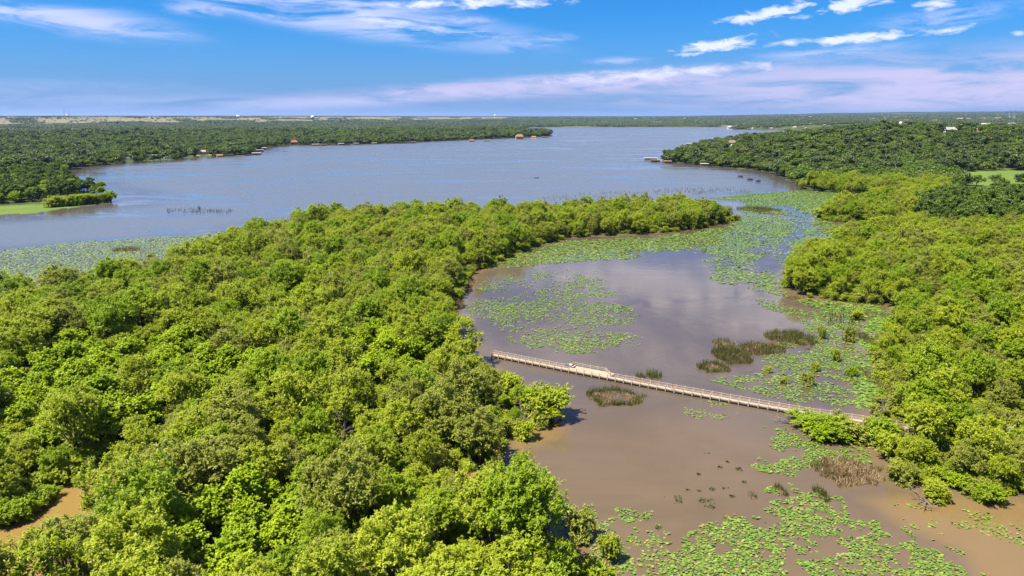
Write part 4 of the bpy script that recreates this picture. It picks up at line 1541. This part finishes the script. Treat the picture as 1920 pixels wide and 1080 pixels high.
branch('fallen_branch', 200, 945, 5, [(150, 22), (120, 15), (175, 25), (100, 30)], 'bleached bare branches leaning over the muddy creek', .5)
branch('fallen_branch', 165, 985, 2.6, [(200, 20), (60, 30), (120, 10)], 'pale broken branches in the muddy creek, lower of the two')
branch('fallen_branch', 1738, 942, 5, [(200, 20), (230, 12), (250, 5), (170, 35)], 'grey driftwood under the lower right trees')
branch('fallen_branch', 985, 790, 6, [(110, 45), (130, 60), (20, 30), (250, -5)], 'leaning bare dead trunk beside the large round bush', .4)
branch('fallen_branch', 1480, 795, 4, [(170, 10), (150, 20), (10, 15)], 'grey bare twigs at the tip of the spreading bush')
branch('fallen_branch', 50, 905, 4, [(200, 20), (300, 10), (20, 25)], 'grey brush heap on the left bank of the creek', .3)
branch('fallen_branch', 1482, 352, 6, [(80, 60), (40, 30), (150, 20)], 'lone dead snag at the mouth of the lotus channel', 0, BARK)
branch('fallen_branch', 1518, 655, 3, [(60, 50), (200, 15)], 'dark bare snag among the flooded bushes', 0, BARK)

for px, py, hh, lab in ((570, 612, 10, 'bare grey dead tree in the middle of the left wood'), (130, 640, 11, 'bare dead tree near the left edge above the creek'), (395, 860, 9, 'leaning dead tree in the lower left wood'),
                        (640, 845, 10, 'bare dead tree in the left wood near the pond'), (1760, 640, 10, 'bare dead tree in the right wood'), (1640, 800, 8, 'bare dead tree at the right end of the boardwalk'),
                        (440, 560, 10, 'bare dead tree on the lake side of the left wood'), (1840, 560, 10, 'bare dead tree in the upper right wood'), (310, 1040, 9, 'bare dead tree in the bottom left corner')):
    x_, y_ = at(px, py)
    m = MB()
    tp = Vector((rng.uniform(-1.5, 1.5), rng.uniform(-1, 1), hh))
    m.tube([(0, 0, -.3), tp * .5 + Vector((.3, .2, 0)), tp], [.26, .17, .05], 6)
    bmesh_ = MB()
    for q in range(9):
        s_ = tp * rng.uniform(.4, .95)
        d = Vector((rng.normal(), rng.normal(), rng.uniform(.3, 1.0))).normalized() * rng.uniform(1.5, 3.2)
        bmesh_.tube([s_, s_ + d * .5, s_ + d + Vector((0, 0, .3))], [.09, .06, .02], 4)
        for w in range(3):
            e_ = Vector(rng.normal(size=3)) * .7
            bmesh_.tube([s_ + d * .6, s_ + d * .8 + e_], [.04, .015], 4)
    e = empty('dead_tree', (x_, y_, 0), 0, lab, 'dead tree')
    m.build('trunk', DEADWOOD, e)
    bmesh_.build('branches', DEADWOOD, e)

# ---------------------------------------------------------------- boardwalk
pts_px = [(925, 665), (960, 672), (1060, 693), (1140, 709), (1257, 732), (1330, 745), (1400, 758), (1500, 775), (1600, 789), (1690, 802), (1745, 808)]
DZ = 0.75
PTS = [Vector((*at(px, py, DZ), DZ)) for px, py in pts_px]
a_, b_ = PTS[0], PTS[-1]
for i, p_ in enumerate(PTS):       # nearly straight, a slight bend
    t_ = (p_ - a_).dot(b_ - a_) / (b_ - a_).length_squared
    PTS[i] = p_ * .7 + (a_ + (b_ - a_) * t_) * .3
seg = [0.0]
for i in range(1, len(PTS)): seg.append(seg[-1] + (PTS[i] - PTS[i - 1]).length)
L = seg[-1]


def along(s):
    for i in range(1, len(PTS)):
        if s <= seg[i] or i == len(PTS) - 1:
            t = (s - seg[i - 1]) / (seg[i] - seg[i - 1])
            d = (PTS[i] - PTS[i - 1]).normalized()
            return PTS[i - 1].lerp(PTS[i], t), d, Vector((-d.y, d.x, 0))


print('boardwalk length', L)
HW = .85
bw = empty('boardwalk', (0, 0, 0), 0, 'long timber boardwalk with post railings crossing the pond', 'boardwalk')
nseg = 40
m, fa = MB(), MB()
for i in range(nseg):
    s0, s1 = L * i / nseg, L * (i + 1) / nseg
    p0, d0, n0 = along(s0); p1, d1, n1 = along(s1)
    m.bar(p0 - Vector((0, 0, .05)), p1 - Vector((0, 0, .05)), HW * 2, .1)
    for sg in (-1, 1):
        fa.bar(p0 + n0 * sg * (HW + .035) - Vector((0, 0, .22)), p1 + n1 * sg * (HW + .035) - Vector((0, 0, .22)), .06, .28)
m.build('deck', DECK, bw)
fa.build('fascia', DARKTIMBER, bw)  # dark colour carries the shade along the deck edge
PLAT0, PLAT1, PD = seg[2] + .5, seg[3] + .2, 3.0     # viewing platform on the far side
pm = MB()
p0, d0, n0 = along(PLAT0); p1, d1, n1 = along(PLAT1)
far = 1 if n0.y > 0 else -1
pc = (p0 + p1) / 2 + n0 * far * (HW + .03 + PD / 2)
pm.bar(pc - (p1 - p0) / 2 - Vector((0, 0, .05)), pc + (p1 - p0) / 2 - Vector((0, 0, .05)), PD, .1)
pm.build('platform', DECK, bw)
posts, spacing = [], L / 49
proto_post = None
rails = {(sg, k): MB() for sg in (-1, 1) for k in (0, 1)}
piles = []


def add_post(loc, d):
    global proto_post
    if proto_post is None:
        proto_post = MB().box((0, 0, .27), (.2, .2, 1.7)).box((0, 0, 1.14), (.26, .26, .05)).build('post', RAILWOOD, bw)
        q = proto_post
    else:
        q = proto_post.copy(); COL.objects.link(q); q.parent = bw
    q.location = loc
    q.rotation_euler = (0, 0, math.atan2(d.y, d.x))
    return q


prev = {}
for i in range(50):
    s_ = min(L, i * spacing)
    p, d, n_ = along(s_)
    for sg in (-1, 1):
        if sg == far and PLAT0 + .3 < s_ < PLAT1 - .3:
            q = p + n_ * sg * (HW + .03 + PD)
        else:
            q = p + n_ * sg * (HW + .12)
        add_post(q, d)
        if sg in prev:
            for k, hgt in ((0, 1.05), (1, .58)):
                rails[(sg, k)].bar(prev[sg] + Vector((0, 0, hgt)), q + Vector((0, 0, hgt)), .06 if k else .12, .05)
        prev[sg] = q
        if i % 2 == 0:
            piles.append(q - d * .16)
for k in (0, 1):
    for sg in (-1, 1):
        rails[(sg, k)].build('top_rail' if k == 0 else 'mid_rail', RAILWOOD, bw)
pile = None
for q in piles:
    if pile is None:
        pile = MB().tube([(0, 0, -2), (0, 0, .5)], .12, 7).build('piling', DARKTIMBER, bw); c_ = pile
    else:
        c_ = pile.copy(); COL.objects.link(c_); c_.parent = bw
    c_.location = (q.x, q.y, 0)

ang_bw = math.atan2(d0.y, d0.x)
# bench and notice board on the platform
bl = (p0 + d0 * .9) + n0 * far * (HW + 1.5)
bench = empty('bench', (bl.x, bl.y, DZ), ang_bw, 'pale slatted bench at the left end of the boardwalk platform', 'bench')
MB().box((0, 0, .46), (.55, 2.0, .06)).build('seat', RAILWOOD, bench)
MB().box((-.32, 0, .78), (.06, 2.0, .5)).build('backrest', RAILWOOD, bench)
for sy in (-.8, .8):
    MB().box((0, sy, .215), (.5, .1, .43)).build('leg', TIMBER, bench)
nl = (p0 + d0 * .15) + n0 * far * (HW + 1.0)
nb_ = empty('notice_board', (nl.x, nl.y, DZ), ang_bw, 'blank pale slanted notice board beside the platform bench', 'sign')
MB().box((0, 0, .95), (.9, .06, .6), ax=Matrix.Rotation(R(-50), 3, 'X')).build('panel', RAILWOOD, nb_)
for sx in (-.35, .35):
    MB().box((sx, .05, .45), (.1, .1, .9)).build('post', TIMBER, nb_)

# rail fence glimpsed at the right edge
rf = empty('rail_fence', (FX, FY, 0.3), R(4), 'white three-railed fence glimpsed through trees at the right edge', 'fence')
for hz in (.45, .9, 1.35):
    MB().box((0, 0, hz), (16, .06, .2)).build('rail', WHITE, rf)
for k_ in range(7):
    MB().box((-7.5 + k_ * 2.5, .1, .6), (.13, .13, 1.8)).build('post', WHITE, rf)

# ---------------------------------------------------------------- people
SKIN = plain('skin', (.45, .27, .19), .6, .05)
REDSHIRT = plain('red_cloth', (.55, .05, .05), .8, .1)
WHITECLOTH = plain('white_cloth', (.75, .74, .72), .8, .05)
TANCLOTH = plain('tan_cloth', (.42, .32, .2), .8, .1)
BLUECLOTH = plain('blue_cloth', (.06, .09, .2), .8, .1)
HAIR = plain('dark_hair', (.012, .010, .009), .6, .1)


def skin_mesh(name, verts, edges, radii, mat, parent, root=0, lv=1):
    me = bpy.data.meshes.new(name)
    me.from_pydata(verts, edges, [])
    o = link(name, me, mat, parent)
    md = o.modifiers.new('skin', 'SKIN')
    md.use_smooth_shade = True
    for i, r in enumerate(radii):
        o.data.skin_vertices[0].data[i].radius = (r, r)
    o.data.skin_vertices[0].data[root].use_root = True
    sb = o.modifiers.new('sub', 'SUBSURF'); sb.levels = lv; sb.render_levels = lv
    return o


def person(loc, rz, shirt, trousers, label, seated=False, stride=.18):
    e = empty('person', loc, rz, label, 'person')
    hip, sh = (.50 if seated else .92), (1.02 if seated else 1.42)
    nk = sh + .10
    V = [(0, 0, hip), (0, 0, hip + .25), (0, 0, sh), (0, 0, nk), (.015, 0, nk + .10), (.02, 0, nk + .2),
         (0, .19, sh - .02), (.02, .25, sh - .30), (.16, .22, sh - .52), (.22, .20, sh - .60),
         (0, -.19, sh - .02), (-.03, -.25, sh - .30), (.05, -.24, sh - .56), (.08, -.23, sh - .65)]
    Rr = [.135, .125, .13, .055, .085, .07, .06, .045, .035, .035, .06, .045, .035, .035]
    E = [(0, 1), (1, 2), (2, 3), (3, 4), (4, 5), (2, 6), (6, 7), (7, 8), (8, 9), (2, 10), (10, 11), (11, 12), (12, 13)]
    for sg in (1, -1):
        b = len(V)
        if seated:
            V += [(.02, .09 * sg, hip), (.42, .1 * sg, hip + .02), (.45, .1 * sg, .08), (.58, .1 * sg, .04)]
        else:
            V += [(0, .09 * sg, hip - .05), (stride * .6 * sg + .03, .1 * sg, .48), (stride * sg - .04, .1 * sg, .08), (stride * sg + .1, .1 * sg, .04)]
        Rr += [.085, .06, .04, .035]
        E += [(0, b), (b, b + 1), (b + 1, b + 2), (b + 2, b + 3)]
    # hands: palm with four fingers and a thumb, each its own short chain
    for tip, pre in ((9, 8), (13, 12)):
        w = Vector(V[tip]); d = (w - Vector(V[pre])).normalized()
        sd_ = d.cross(Vector((1, 0, .2))).normalized()
        for q, (off, ln) in enumerate(((-.027, .065), (-.009, .078), (.009, .074), (.027, .058))):
            b = len(V)
            r0 = w + sd_ * off + d * .03
            V += [tuple(r0), tuple(r0 + d * ln * .6), tuple(r0 + d * ln + Vector((.012, 0, 0)))]
            Rr += [.010, .009, .007]
            E += [(tip, b), (b, b + 1), (b + 1, b + 2)]
        b = len(V)
        V += [tuple(w + sd_ * .045 + d * .01), tuple(w + sd_ * .055 + d * .045)]
        Rr += [.011, .009]
        E += [(tip, b), (b, b + 1)]
    skin_mesh('body', V, E, Rr, SKIN, e)
    z0 = nk + .15
    hm = MB().lathe([(.02, -.03), (.095, -.02), (.108, .03), (.10, .09), (.06, .135), (.01, .15)], 12, (-.012, 0, z0))
    hm.build('hair', HAIR, e, smooth=True)
    fm = MB().box((.105, 0, z0 - .04), (.03, .025, .045))                     # nose
    fm.build('nose', SKIN, e)
    for sy in (.033, -.033):
        MB().box((.098, sy, z0 - .012), (.012, .022, .012)).build('eye', HAIR, e)
    MB().box((.095, 0, z0 - .085), (.012, .05, .012)).build('mouth', plain('lip', (.30, .10, .09), .6), e)
    TV = [(0, 0, hip - .02), (0, 0, hip + .25), (0, 0, sh), (0, .2, sh - .02), (.01, .245, sh - .22), (0, -.2, sh - .02), (-.02, -.245, sh - .22)]
    skin_mesh('shirt', TV, [(0, 1), (1, 2), (2, 3), (3, 4), (2, 5), (5, 6)], [.155, .145, .15, .08, .062, .08, .062], shirt, e)
    PV, PE, PR = [(0, 0, hip + .02)], [], [.15]
    for sg in (1, -1):
        b = len(PV)
        if seated:
            PV += [(.02, .09 * sg, hip), (.42, .1 * sg, hip + .02), (.44, .1 * sg, .2)]
        else:
            PV += [(0, .09 * sg, hip - .06), (stride * .6 * sg + .03, .1 * sg, .48), (stride * .85 * sg, .1 * sg, .22)]
        PR += [.1, .075, .06]
        PE += [(0, b), (b, b + 1), (b + 1, b + 2)]
    skin_mesh('trousers', PV, PE, PR, trousers, e)
    return e


pp, dd_, nn_ = along(seg[4] + .2)
person((pp.x, pp.y, DZ), math.atan2(dd_.y, dd_.x) + math.pi, REDSHIRT, WHITECLOTH, 'person in a red top and white trousers walking along the boardwalk')
pp, dd_, nn_ = along(PLAT1 - .5)
pp = pp + nn_ * far * (HW + .8)
person((pp.x, pp.y, DZ), math.atan2(dd_.y, dd_.x) + 2.6, TANCLOTH, WHITECLOTH, 'dark-haired person in tan clothes standing on the platform end', stride=.04)

# ---------------------------------------------------------------- boat and its wake
bx, by = at(1006, 334)
boat = empty('motorboat', (bx, by, 0), R(-8), 'small dark motorboat crossing the lake with a wake behind it', 'boat')
m = MB()
secs = []
for xx, w, zb, zt in ((-3.0, 1.0, -.15, .65), (-1.5, 1.1, -.2, .65), (.5, 1.1, -.2, .75), (2.0, .8, -.1, .9), (3.2, .08, .35, 1.05)):
    secs.append([(xx, -w, zt), (xx, -w * .8, zb + .2), (xx, 0, zb), (xx, w * .8, zb + .2), (xx, w, zt)])
for a, b in zip(secs, secs[1:]):
    for q in range(4): m.face(a[q], b[q], b[q + 1], a[q + 1])
m.face(*secs[0])
m.build('hull', plain('dark_hull', (.05, .05, .07), .4), boat)
MB().face((-2.9, -.9, .4), (.5, -1, .45), (2, -.7, .5), (2, .7, .5), (.5, 1, .45), (-2.9, .9, .4)).build('deck', plain('boat_deck', (.25, .23, .22), .6), boat)
MB().box((.4, 0, .9), (.5, .9, .9)).box((.7, 0, 1.45), (.08, .9, .35)).build('console', plain('boat_console', (.12, .12, .13), .4), boat)
MB().box((-3.2, 0, .8), (.4, .4, .8)).tube([(-3.25, 0, .4), (-3.25, 0, -.4)], .1).build('outboard_motor', HAIR, boat)
MB().box((-1.0, 0, .6), (.5, 1.2, .35)).build('seat', REDSHIRT, boat)
ca, sa = math.cos(R(-8)), math.sin(R(-8))
person((bx - 1.1 * ca, by - 1.1 * sa, .42), R(-8), REDSHIRT, BLUECLOTH, 'person in red seated at the helm of the motorboat', True)
person((bx + 1.6 * ca, by + 1.6 * sa, .48), R(-8), BLUECLOTH, TANCLOTH, 'person in dark blue seated in the bow of the motorboat', True)
WAKE = [(1003, 334), (985, 333.2), (960, 330.5), (938, 325), (918, 317), (903, 309), (895, 300), (893, 292), (898, 286), (912, 281)]
for off0, wid in ((-1, 1), (1, 1)):
    V, Fc = [], []
    P = [Vector((*at(*q), 0)) for q in WAKE]
    Q = []
    for i in range(len(P) - 1):
        for t in np.linspace(0, 1, 9)[:-1]: Q.append(P[i].lerp(P[i + 1], t))
    for i, q in enumerate(Q):
        d = (Q[min(i + 1, len(Q) - 1)] - Q[max(i - 1, 0)]).normalized()
        nrm = Vector((-d.y, d.x, 0))
        o_ = off0 * (.8 + 9 * min(1, i / 40))
        w = 1.0 + 1.6 * min(1, i / 30)
        hh = .26 * max(.1, 1 - i / len(Q)) * (.8 + .4 * rng.uniform())
        for a, zz in ((-w, -.05), (0, hh), (w, -.05)):
            pnt = q + nrm * (o_ + a)
            V.append((pnt.x, pnt.y, zz))
    for i in range(len(Q) - 1):
        for j in (0, 1):
            b = i * 3 + j
            Fc.append((b, b + 1, b + 4, b + 3))
    me = np_mesh('water_wake', V, Fc, smooth=True)
    me.attributes.new('open', 'FLOAT', 'POINT').data.foreach_set('value', np.full(len(V), .9, np.float32))
    tag(link('water_wake', me, WATER), 'curving wake behind the motorboat', kind='structure')

# duck blinds
for i, (px, py, w, lab) in enumerate(((1388, 333, 8, 'small dark brush blind on stilts, leftmost of three in the lake'), (1406, 339, 10, 'largest dark brush blind on stilts, middle of three in the lake'), (1421, 342, 8, 'dark brush blind on stilts, rightmost of three in the lake'))):
    cx, cy = at(px, py)
    ww = w / F * (cy * CP + H * SP)
    e = empty('hunting_blind', (cx, cy, 0), R(8 * i), lab, 'blind', None)
    MB().box((0, 0, .85), (ww, ww * .6, .15)).build('platform', DARKTIMBER, e)
    wl = MB()
    for sy in (-1, 1): wl.box((0, sy * ww * .29, 1.7), (ww, .12, 1.5))
    for sx in (-1, 1): wl.box((sx * ww * .48, 0, 1.6), (.12, ww * .54, 1.3))
    wl.build('brush_wall', plain('brush', (.06, .05, .04), .95, .5, 6), e)
    for sx in (-1, 1):
        for sy in (-1, 1):
            MB().box((sx * ww * .44, sy * ww * .25, -.3), (.16, .16, 2.1)).build('leg', DARKTIMBER, e)

# ---------------------------------------------------------------- houses, docks, campers
MN = {m_.name: m_ for m_ in bpy.data.materials}


def house(px, py, w, h, wall, roof, label, cat):
    x, y, z = spot(px, py)
    dd = y * CP + (H - z) * SP
    W_ = w / F * dd
    Ht = h / F * dd
    wallh = min(max(2.6, Ht * .58), 9)
    roofh = max(1.2, min(Ht * .42, W_ * .28))
    D = min(max(7.0, W_ * .6), 16)
    rz = math.atan2(-x, y) + rng.uniform(-.3, .3)
    e = empty(cat.replace(' ', '_'), (x, y, z - .3), rz, label, cat)
    MB().box((0, 0, wallh / 2), (W_ * .94, D * .9, wallh)).build('wall', MN[wall], e)
    r = MB()
    hx, hy = W_ / 2 + .3, D / 2 + .3
    zt = wallh + .012
    rx = hx * (.55 if W_ > 14 else .97)
    A, B, C_, E_ = (-hx, -hy, zt), (hx, -hy, zt), (hx, hy, zt), (-hx, hy, zt)
    P_, Q_ = (-rx, 0, zt + roofh), (rx, 0, zt + roofh)
    r.face(A, B, Q_, P_).face(C_, E_, P_, Q_).face(B, C_, Q_).face(E_, A, P_).face(E_, C_, B, A)
    ro = r.build('roof', MN[roof], e)
    if W_ > 9 and roof != 'white_metal_roof':
        MB().box((W_ * .2, D * .12, zt + roofh * .8), (.9, .9, roofh * 1.1)).build('chimney', MN['brick_wall'], ro)
    nf = 2 if wallh > 5.5 else 1
    nwn = max(2, min(5, int(W_ / 4)))
    for fl in range(nf):
        for k_ in range(nwn):
            if nf == 1 and k_ == nwn // 2: continue
            xx = -W_ * .4 + W_ * .8 * (k_ + .5) / nwn
            zc = wallh / nf * (fl + .55)
            wf = MB().box((xx, -D * .45 - .02, zc), (1.5, .06, 1.5)).build('window', WHITE, e)
            MB().box((xx, -D * .45 - .055, zc), (1.25, .03, 1.25)).build('pane', GLASS, wf)
    MB().box((W_ * .04, -D * .45 - .02, 1.05), (1.1, .06, 2.1)).build('door', BRNROOF, e)
    return e


for (st, px, py, w, h, wall, roof, lab, cat) in HOUSES:
    house(px, py, w, h, wall, roof, lab, cat)
for (px, py, w, roof, lab, cat) in DOCKS:
    x_, y_ = at(px, py)
    dd = y_ * CP + H * SP
    W_ = w / F * dd
    D = min(9, W_ * .7)
    e = empty(cat, (x_, y_, 0), math.atan2(-x_, y_) + rng.uniform(-.15, .15), lab, cat)
    MB().box((0, 0, .6), (W_, D, .2)).build('deck', TIMBER, e)
    for sx in (-.46, 0, .46):
        for sy in (-.44, .44):
            MB().tube([(sx * W_, sy * D, -1.5), (sx * W_, sy * D, 3.4 if roof else 1.5)], .13, 6).build('post', DARKTIMBER, e)
    if roof:
        r = MB()
        hx, hy = W_ / 2 + .4, D / 2 + .5
        zt = 3.41
        r.face((-hx, -hy, zt), (hx, -hy, zt), (hx, 0, zt + .9), (-hx, 0, zt + .9)).face((hx, hy, zt), (-hx, hy, zt), (-hx, 0, zt + .9), (hx, 0, zt + .9))
        r.face((hx, -hy, zt), (hx, hy, zt), (hx, 0, zt + .9)).face((-hx, hy, zt), (-hx, -hy, zt), (-hx, 0, zt + .9)).face((-hx, hy, zt - .02), (hx, hy, zt - .02), (hx, -hy, zt - .02), (-hx, -hy, zt - .02))
        r.build('roof', MN[roof], e)
        MB().box((0, D * .38, 2.0), (W_ * .9, .1, 2.4)).build('rear_wall', BRNROOF if roof != 'orange_tile' else ORGWALL, e)
    else:
        MB().box((0, -D * .45, 1.3), (W_, .08, .12)).build('railing', TIMBER, e)
for (px, py, w, lab) in CAMPERS:
    x_, y_, z_ = spot(px, py)
    W_ = w / F * (y_ * CP + (H - z_) * SP)
    e = empty('camper', (x_, y_, z_), math.atan2(-x_, y_) + rng.uniform(-.4, .4), lab, 'camper', None)
    MB().box((0, 0, 1.9), (W_, 2.5, 2.4)).box((W_ * .03, 0, 3.2), (W_ * .8, 2.2, .25)).build('body', WHITE, e)
    for k_ in (-.3, .1, .33):
        MB().box((k_ * W_, -1.265, 2.2), (W_ * .14, .04, .7)).build('window', GLASS, e)
    for k_ in (-.2, .2):
        MB().tube([(k_ * W_, -1.2, .4), (k_ * W_, 1.2, .4)], .4, 10).build('wheel', HAIR, e)
    MB().bar((W_ * .5, 0, .75), (W_ * .5 + 1.2, 0, .6), .15).build('hitch', STEEL, e)
FARH = []
for wm, rm in ((TANWALL, TANROOF), (WHITE, WHTROOF), (BRICK, GREYROOF), (TANWALL, REDROOF), (TANWALL, ORGROOF)):
    m = MB().box((0, 0, 1.9), (15, 9, 3.8))
    nfw = len(m.f)
    m.face((-8.2, -5.2, 3.82), (8.2, -5.2, 3.82), (5, 0, 6.6), (-5, 0, 6.6)).face((8.2, 5.2, 3.82), (-8.2, 5.2, 3.82), (-5, 0, 6.6), (5, 0, 6.6))
    m.face((8.2, -5.2, 3.82), (8.2, 5.2, 3.82), (5, 0, 6.6)).face((-8.2, 5.2, 3.82), (-8.2, -5.2, 3.82), (-5, 0, 6.6))
    me = m.mesh('distant_house')
    me.materials.append(wm); me.materials.append(rm)
    for i in range(nfw, len(me.polygons)): me.polygons[i].material_index = 1
    FARH.append(me)
for x_, y_, z_, vi, s_, lab in DISTANT:
    o = link('distant_house', FARH[vi])
    o.location = (x_, y_, z_)
    o.rotation_euler = (0, 0, rng.uniform(0, 3.1))
    o.scale = (s_, s_, s_)
    tag(o, lab, 'house', lab.replace(' house ', ' houses '))
# boulders on the left shore
for (px, py, w, lab) in ((392, 291, 12, 'long pale boulder bank at the water right of the tan house'), (405, 287, 8, 'pale boulder heap behind the low orange hut'), (372, 292, 8, 'small pale boulder pile at the water left of the tan house')):
    x_, y_, z_ = spot(px, py)
    W_ = w / F * (y_ * CP + H * SP)
    m = MB()
    for k_ in range(9):
        rr = rng.uniform(.6, 1.5)
        m.lathe([(rr * .7, -.4), (rr, .2), (rr * .75, rr * .8), (rr * .2, rr * 1.1)], 7, (rng.uniform(-.5, .5) * W_, rng.uniform(-2, 2), 0))
    o = m.build('boulder_bank', STONE, None, (x_, y_, z_))
    tag(o, lab, 'boulders')

# ---------------------------------------------------------------- towers, masts, pylons
def water_tower(px, py, hpx, wpx, label, kind, tank, shaft):
    x_, y_, z_ = spot(px, py)
    dd = y_ * CP + (H - z_) * SP
    h, w = hpx / F * dd, wpx / F * dd
    e = empty('water_tower', (x_, y_, z_ - 1), 0, label, 'water tower')
    if kind == 'standpipe':
        MB().lathe([(w / 2, 0), (w / 2, h * .9)], 20).build('tank', tank, e, smooth=False)
        MB().lathe([(w / 2 + .2, h * .9 + .003), (w * .45, h * .95), (w * .1, h)], 20).build('roof', tank, e)
        return
    MB().lathe([(w * .34, 0), (w * .2, h * .12), (w * .18, h * .5), (w * .3, h * .62)], 18).build('shaft', shaft, e)
    MB().lathe([(w * .29, h * .621), (w * .46, h * .72), (w * .5, h * .82), (w * .42, h * .93), (w * .2, h), (.1, h * 1.01)], 20).build('tank', tank, e, smooth=True)


water_tower(587, 231, 14, 7, 'red and white water tower above the left woods', 'ped', WHITE, plain('faded_red', (.45, .16, .10), .7, .1))
water_tower(447, 224, 8, 7, 'small white water tower on the plateau skyline', 'ped', WHITE, CONC)
water_tower(928, 221, 6, 5, 'tiny water tower on the skyline above the far point', 'ped', WHITE, CONC)
water_tower(1688, 239, 11, 6, 'white cylindrical tank rising from the trees behind the right hill', 'standpipe', WHITE, CONC)
water_tower(126, 222, 7, 4, 'slim white water tower between the radio masts', 'ped', WHITE, CONC)


def mast(px, py, hpx, label, wpx=.7):
    x_, y_, z_ = spot(px, py)
    dd = y_ * CP + (H - z_) * SP
    h, w = hpx / F * dd, wpx / F * dd
    e = empty('radio_mast', (x_, y_, z_ - 1), 0, label, 'radio mast')
    m = MB()
    c = [(w * .5, 0), (-w * .25, w * .43), (-w * .25, -w * .43)]
    for a in c: m.bar((a[0], a[1], 0), (a[0], a[1], h), w * .22)
    nb2 = 10
    for k_ in range(nb2):
        for j in range(3):
            a, b = c[j], c[(j + 1) % 3]
            m.bar((a[0], a[1], h * k_ / nb2), (b[0], b[1], h * (k_ + 1) / nb2), w * .14)
    m.build('lattice', STEEL, e)
    MB().tube([(0, 0, h), (0, 0, h * 1.12)], w * .12, 5).build('antenna', STEEL, e)


mast(1, 222, 14, 'radio mast at the extreme left of the skyline')
mast(122, 222, 17, 'tallest radio mast on the left skyline')
mast(131, 222, 13, 'shorter radio mast right of the tallest one')
mast(1666, 222, 12, 'thin mast on the right skyline left of the hill')
mast(1059, 234, 10, 'thin mast above the far shore of the lake')
mast(1500, 222, 8, 'faint mast on the middle right skyline')


def pylon(px, py, hpx, label):
    x_, y_, z_ = spot(px, py)
    dd = y_ * CP + (H - z_) * SP
    h = hpx / F * dd
    w = h * .22
    e = empty('pylon', (x_, y_, z_ - 1), R(20), label, 'pylon', None)
    m = MB()
    t = h * .018
    lv = [(0, w), (.35, w * .55), (.65, w * .28), (1, w * .12)]
    for (z0, a), (z1, b) in zip(lv, lv[1:]):
        for sx, sy in ((1, 1), (1, -1), (-1, 1), (-1, -1)):
            m.bar((sx * a / 2, sy * a / 2, z0 * h), (sx * b / 2, sy * b / 2, z1 * h), t)
            m.bar((sx * a / 2, sy * a / 2, z0 * h), (-sx * b / 2, sy * b / 2, z1 * h), t * .6)
    m.build('lattice', STEEL, e)
    for z0, hw in ((.68, .2), (.80, .26), (.92, .17)):
        c_ = MB().bar((-h * hw, 0, z0 * h), (h * hw, 0, z0 * h), t)
        for sg in (-1, 1): c_.bar((sg * h * hw, 0, z0 * h), (sg * w * .1, 0, z0 * h + h * .06), t * .6)
        c_.build('crossarm', STEEL, e)


pylon(1891, 224, 18, 'transmission pylon on the right skyline, the left of two')
pylon(1900, 226, 20, 'transmission pylon on the right skyline, the right of two')

# ---------------------------------------------------------------- air
HAZE, N, out = mat_new('haze')
vol = N.new('ShaderNodeVolumePrincipled')
vol.inputs['Color'].default_value = rgb(.40, .58, .95)
vol.inputs['Density'].default_value = 1.7e-5
vol.inputs['Anisotropy'].default_value = 0.2
N.l.new(vol.outputs[0], out.inputs['Volume'])
tag(MB().box((0, 32000, 150), (150000, 68000, 306)).build('haze', HAZE), 'thin blue air over the lake and the distant woods', kind='stuff')
S.cycles.volume_bounces = 0
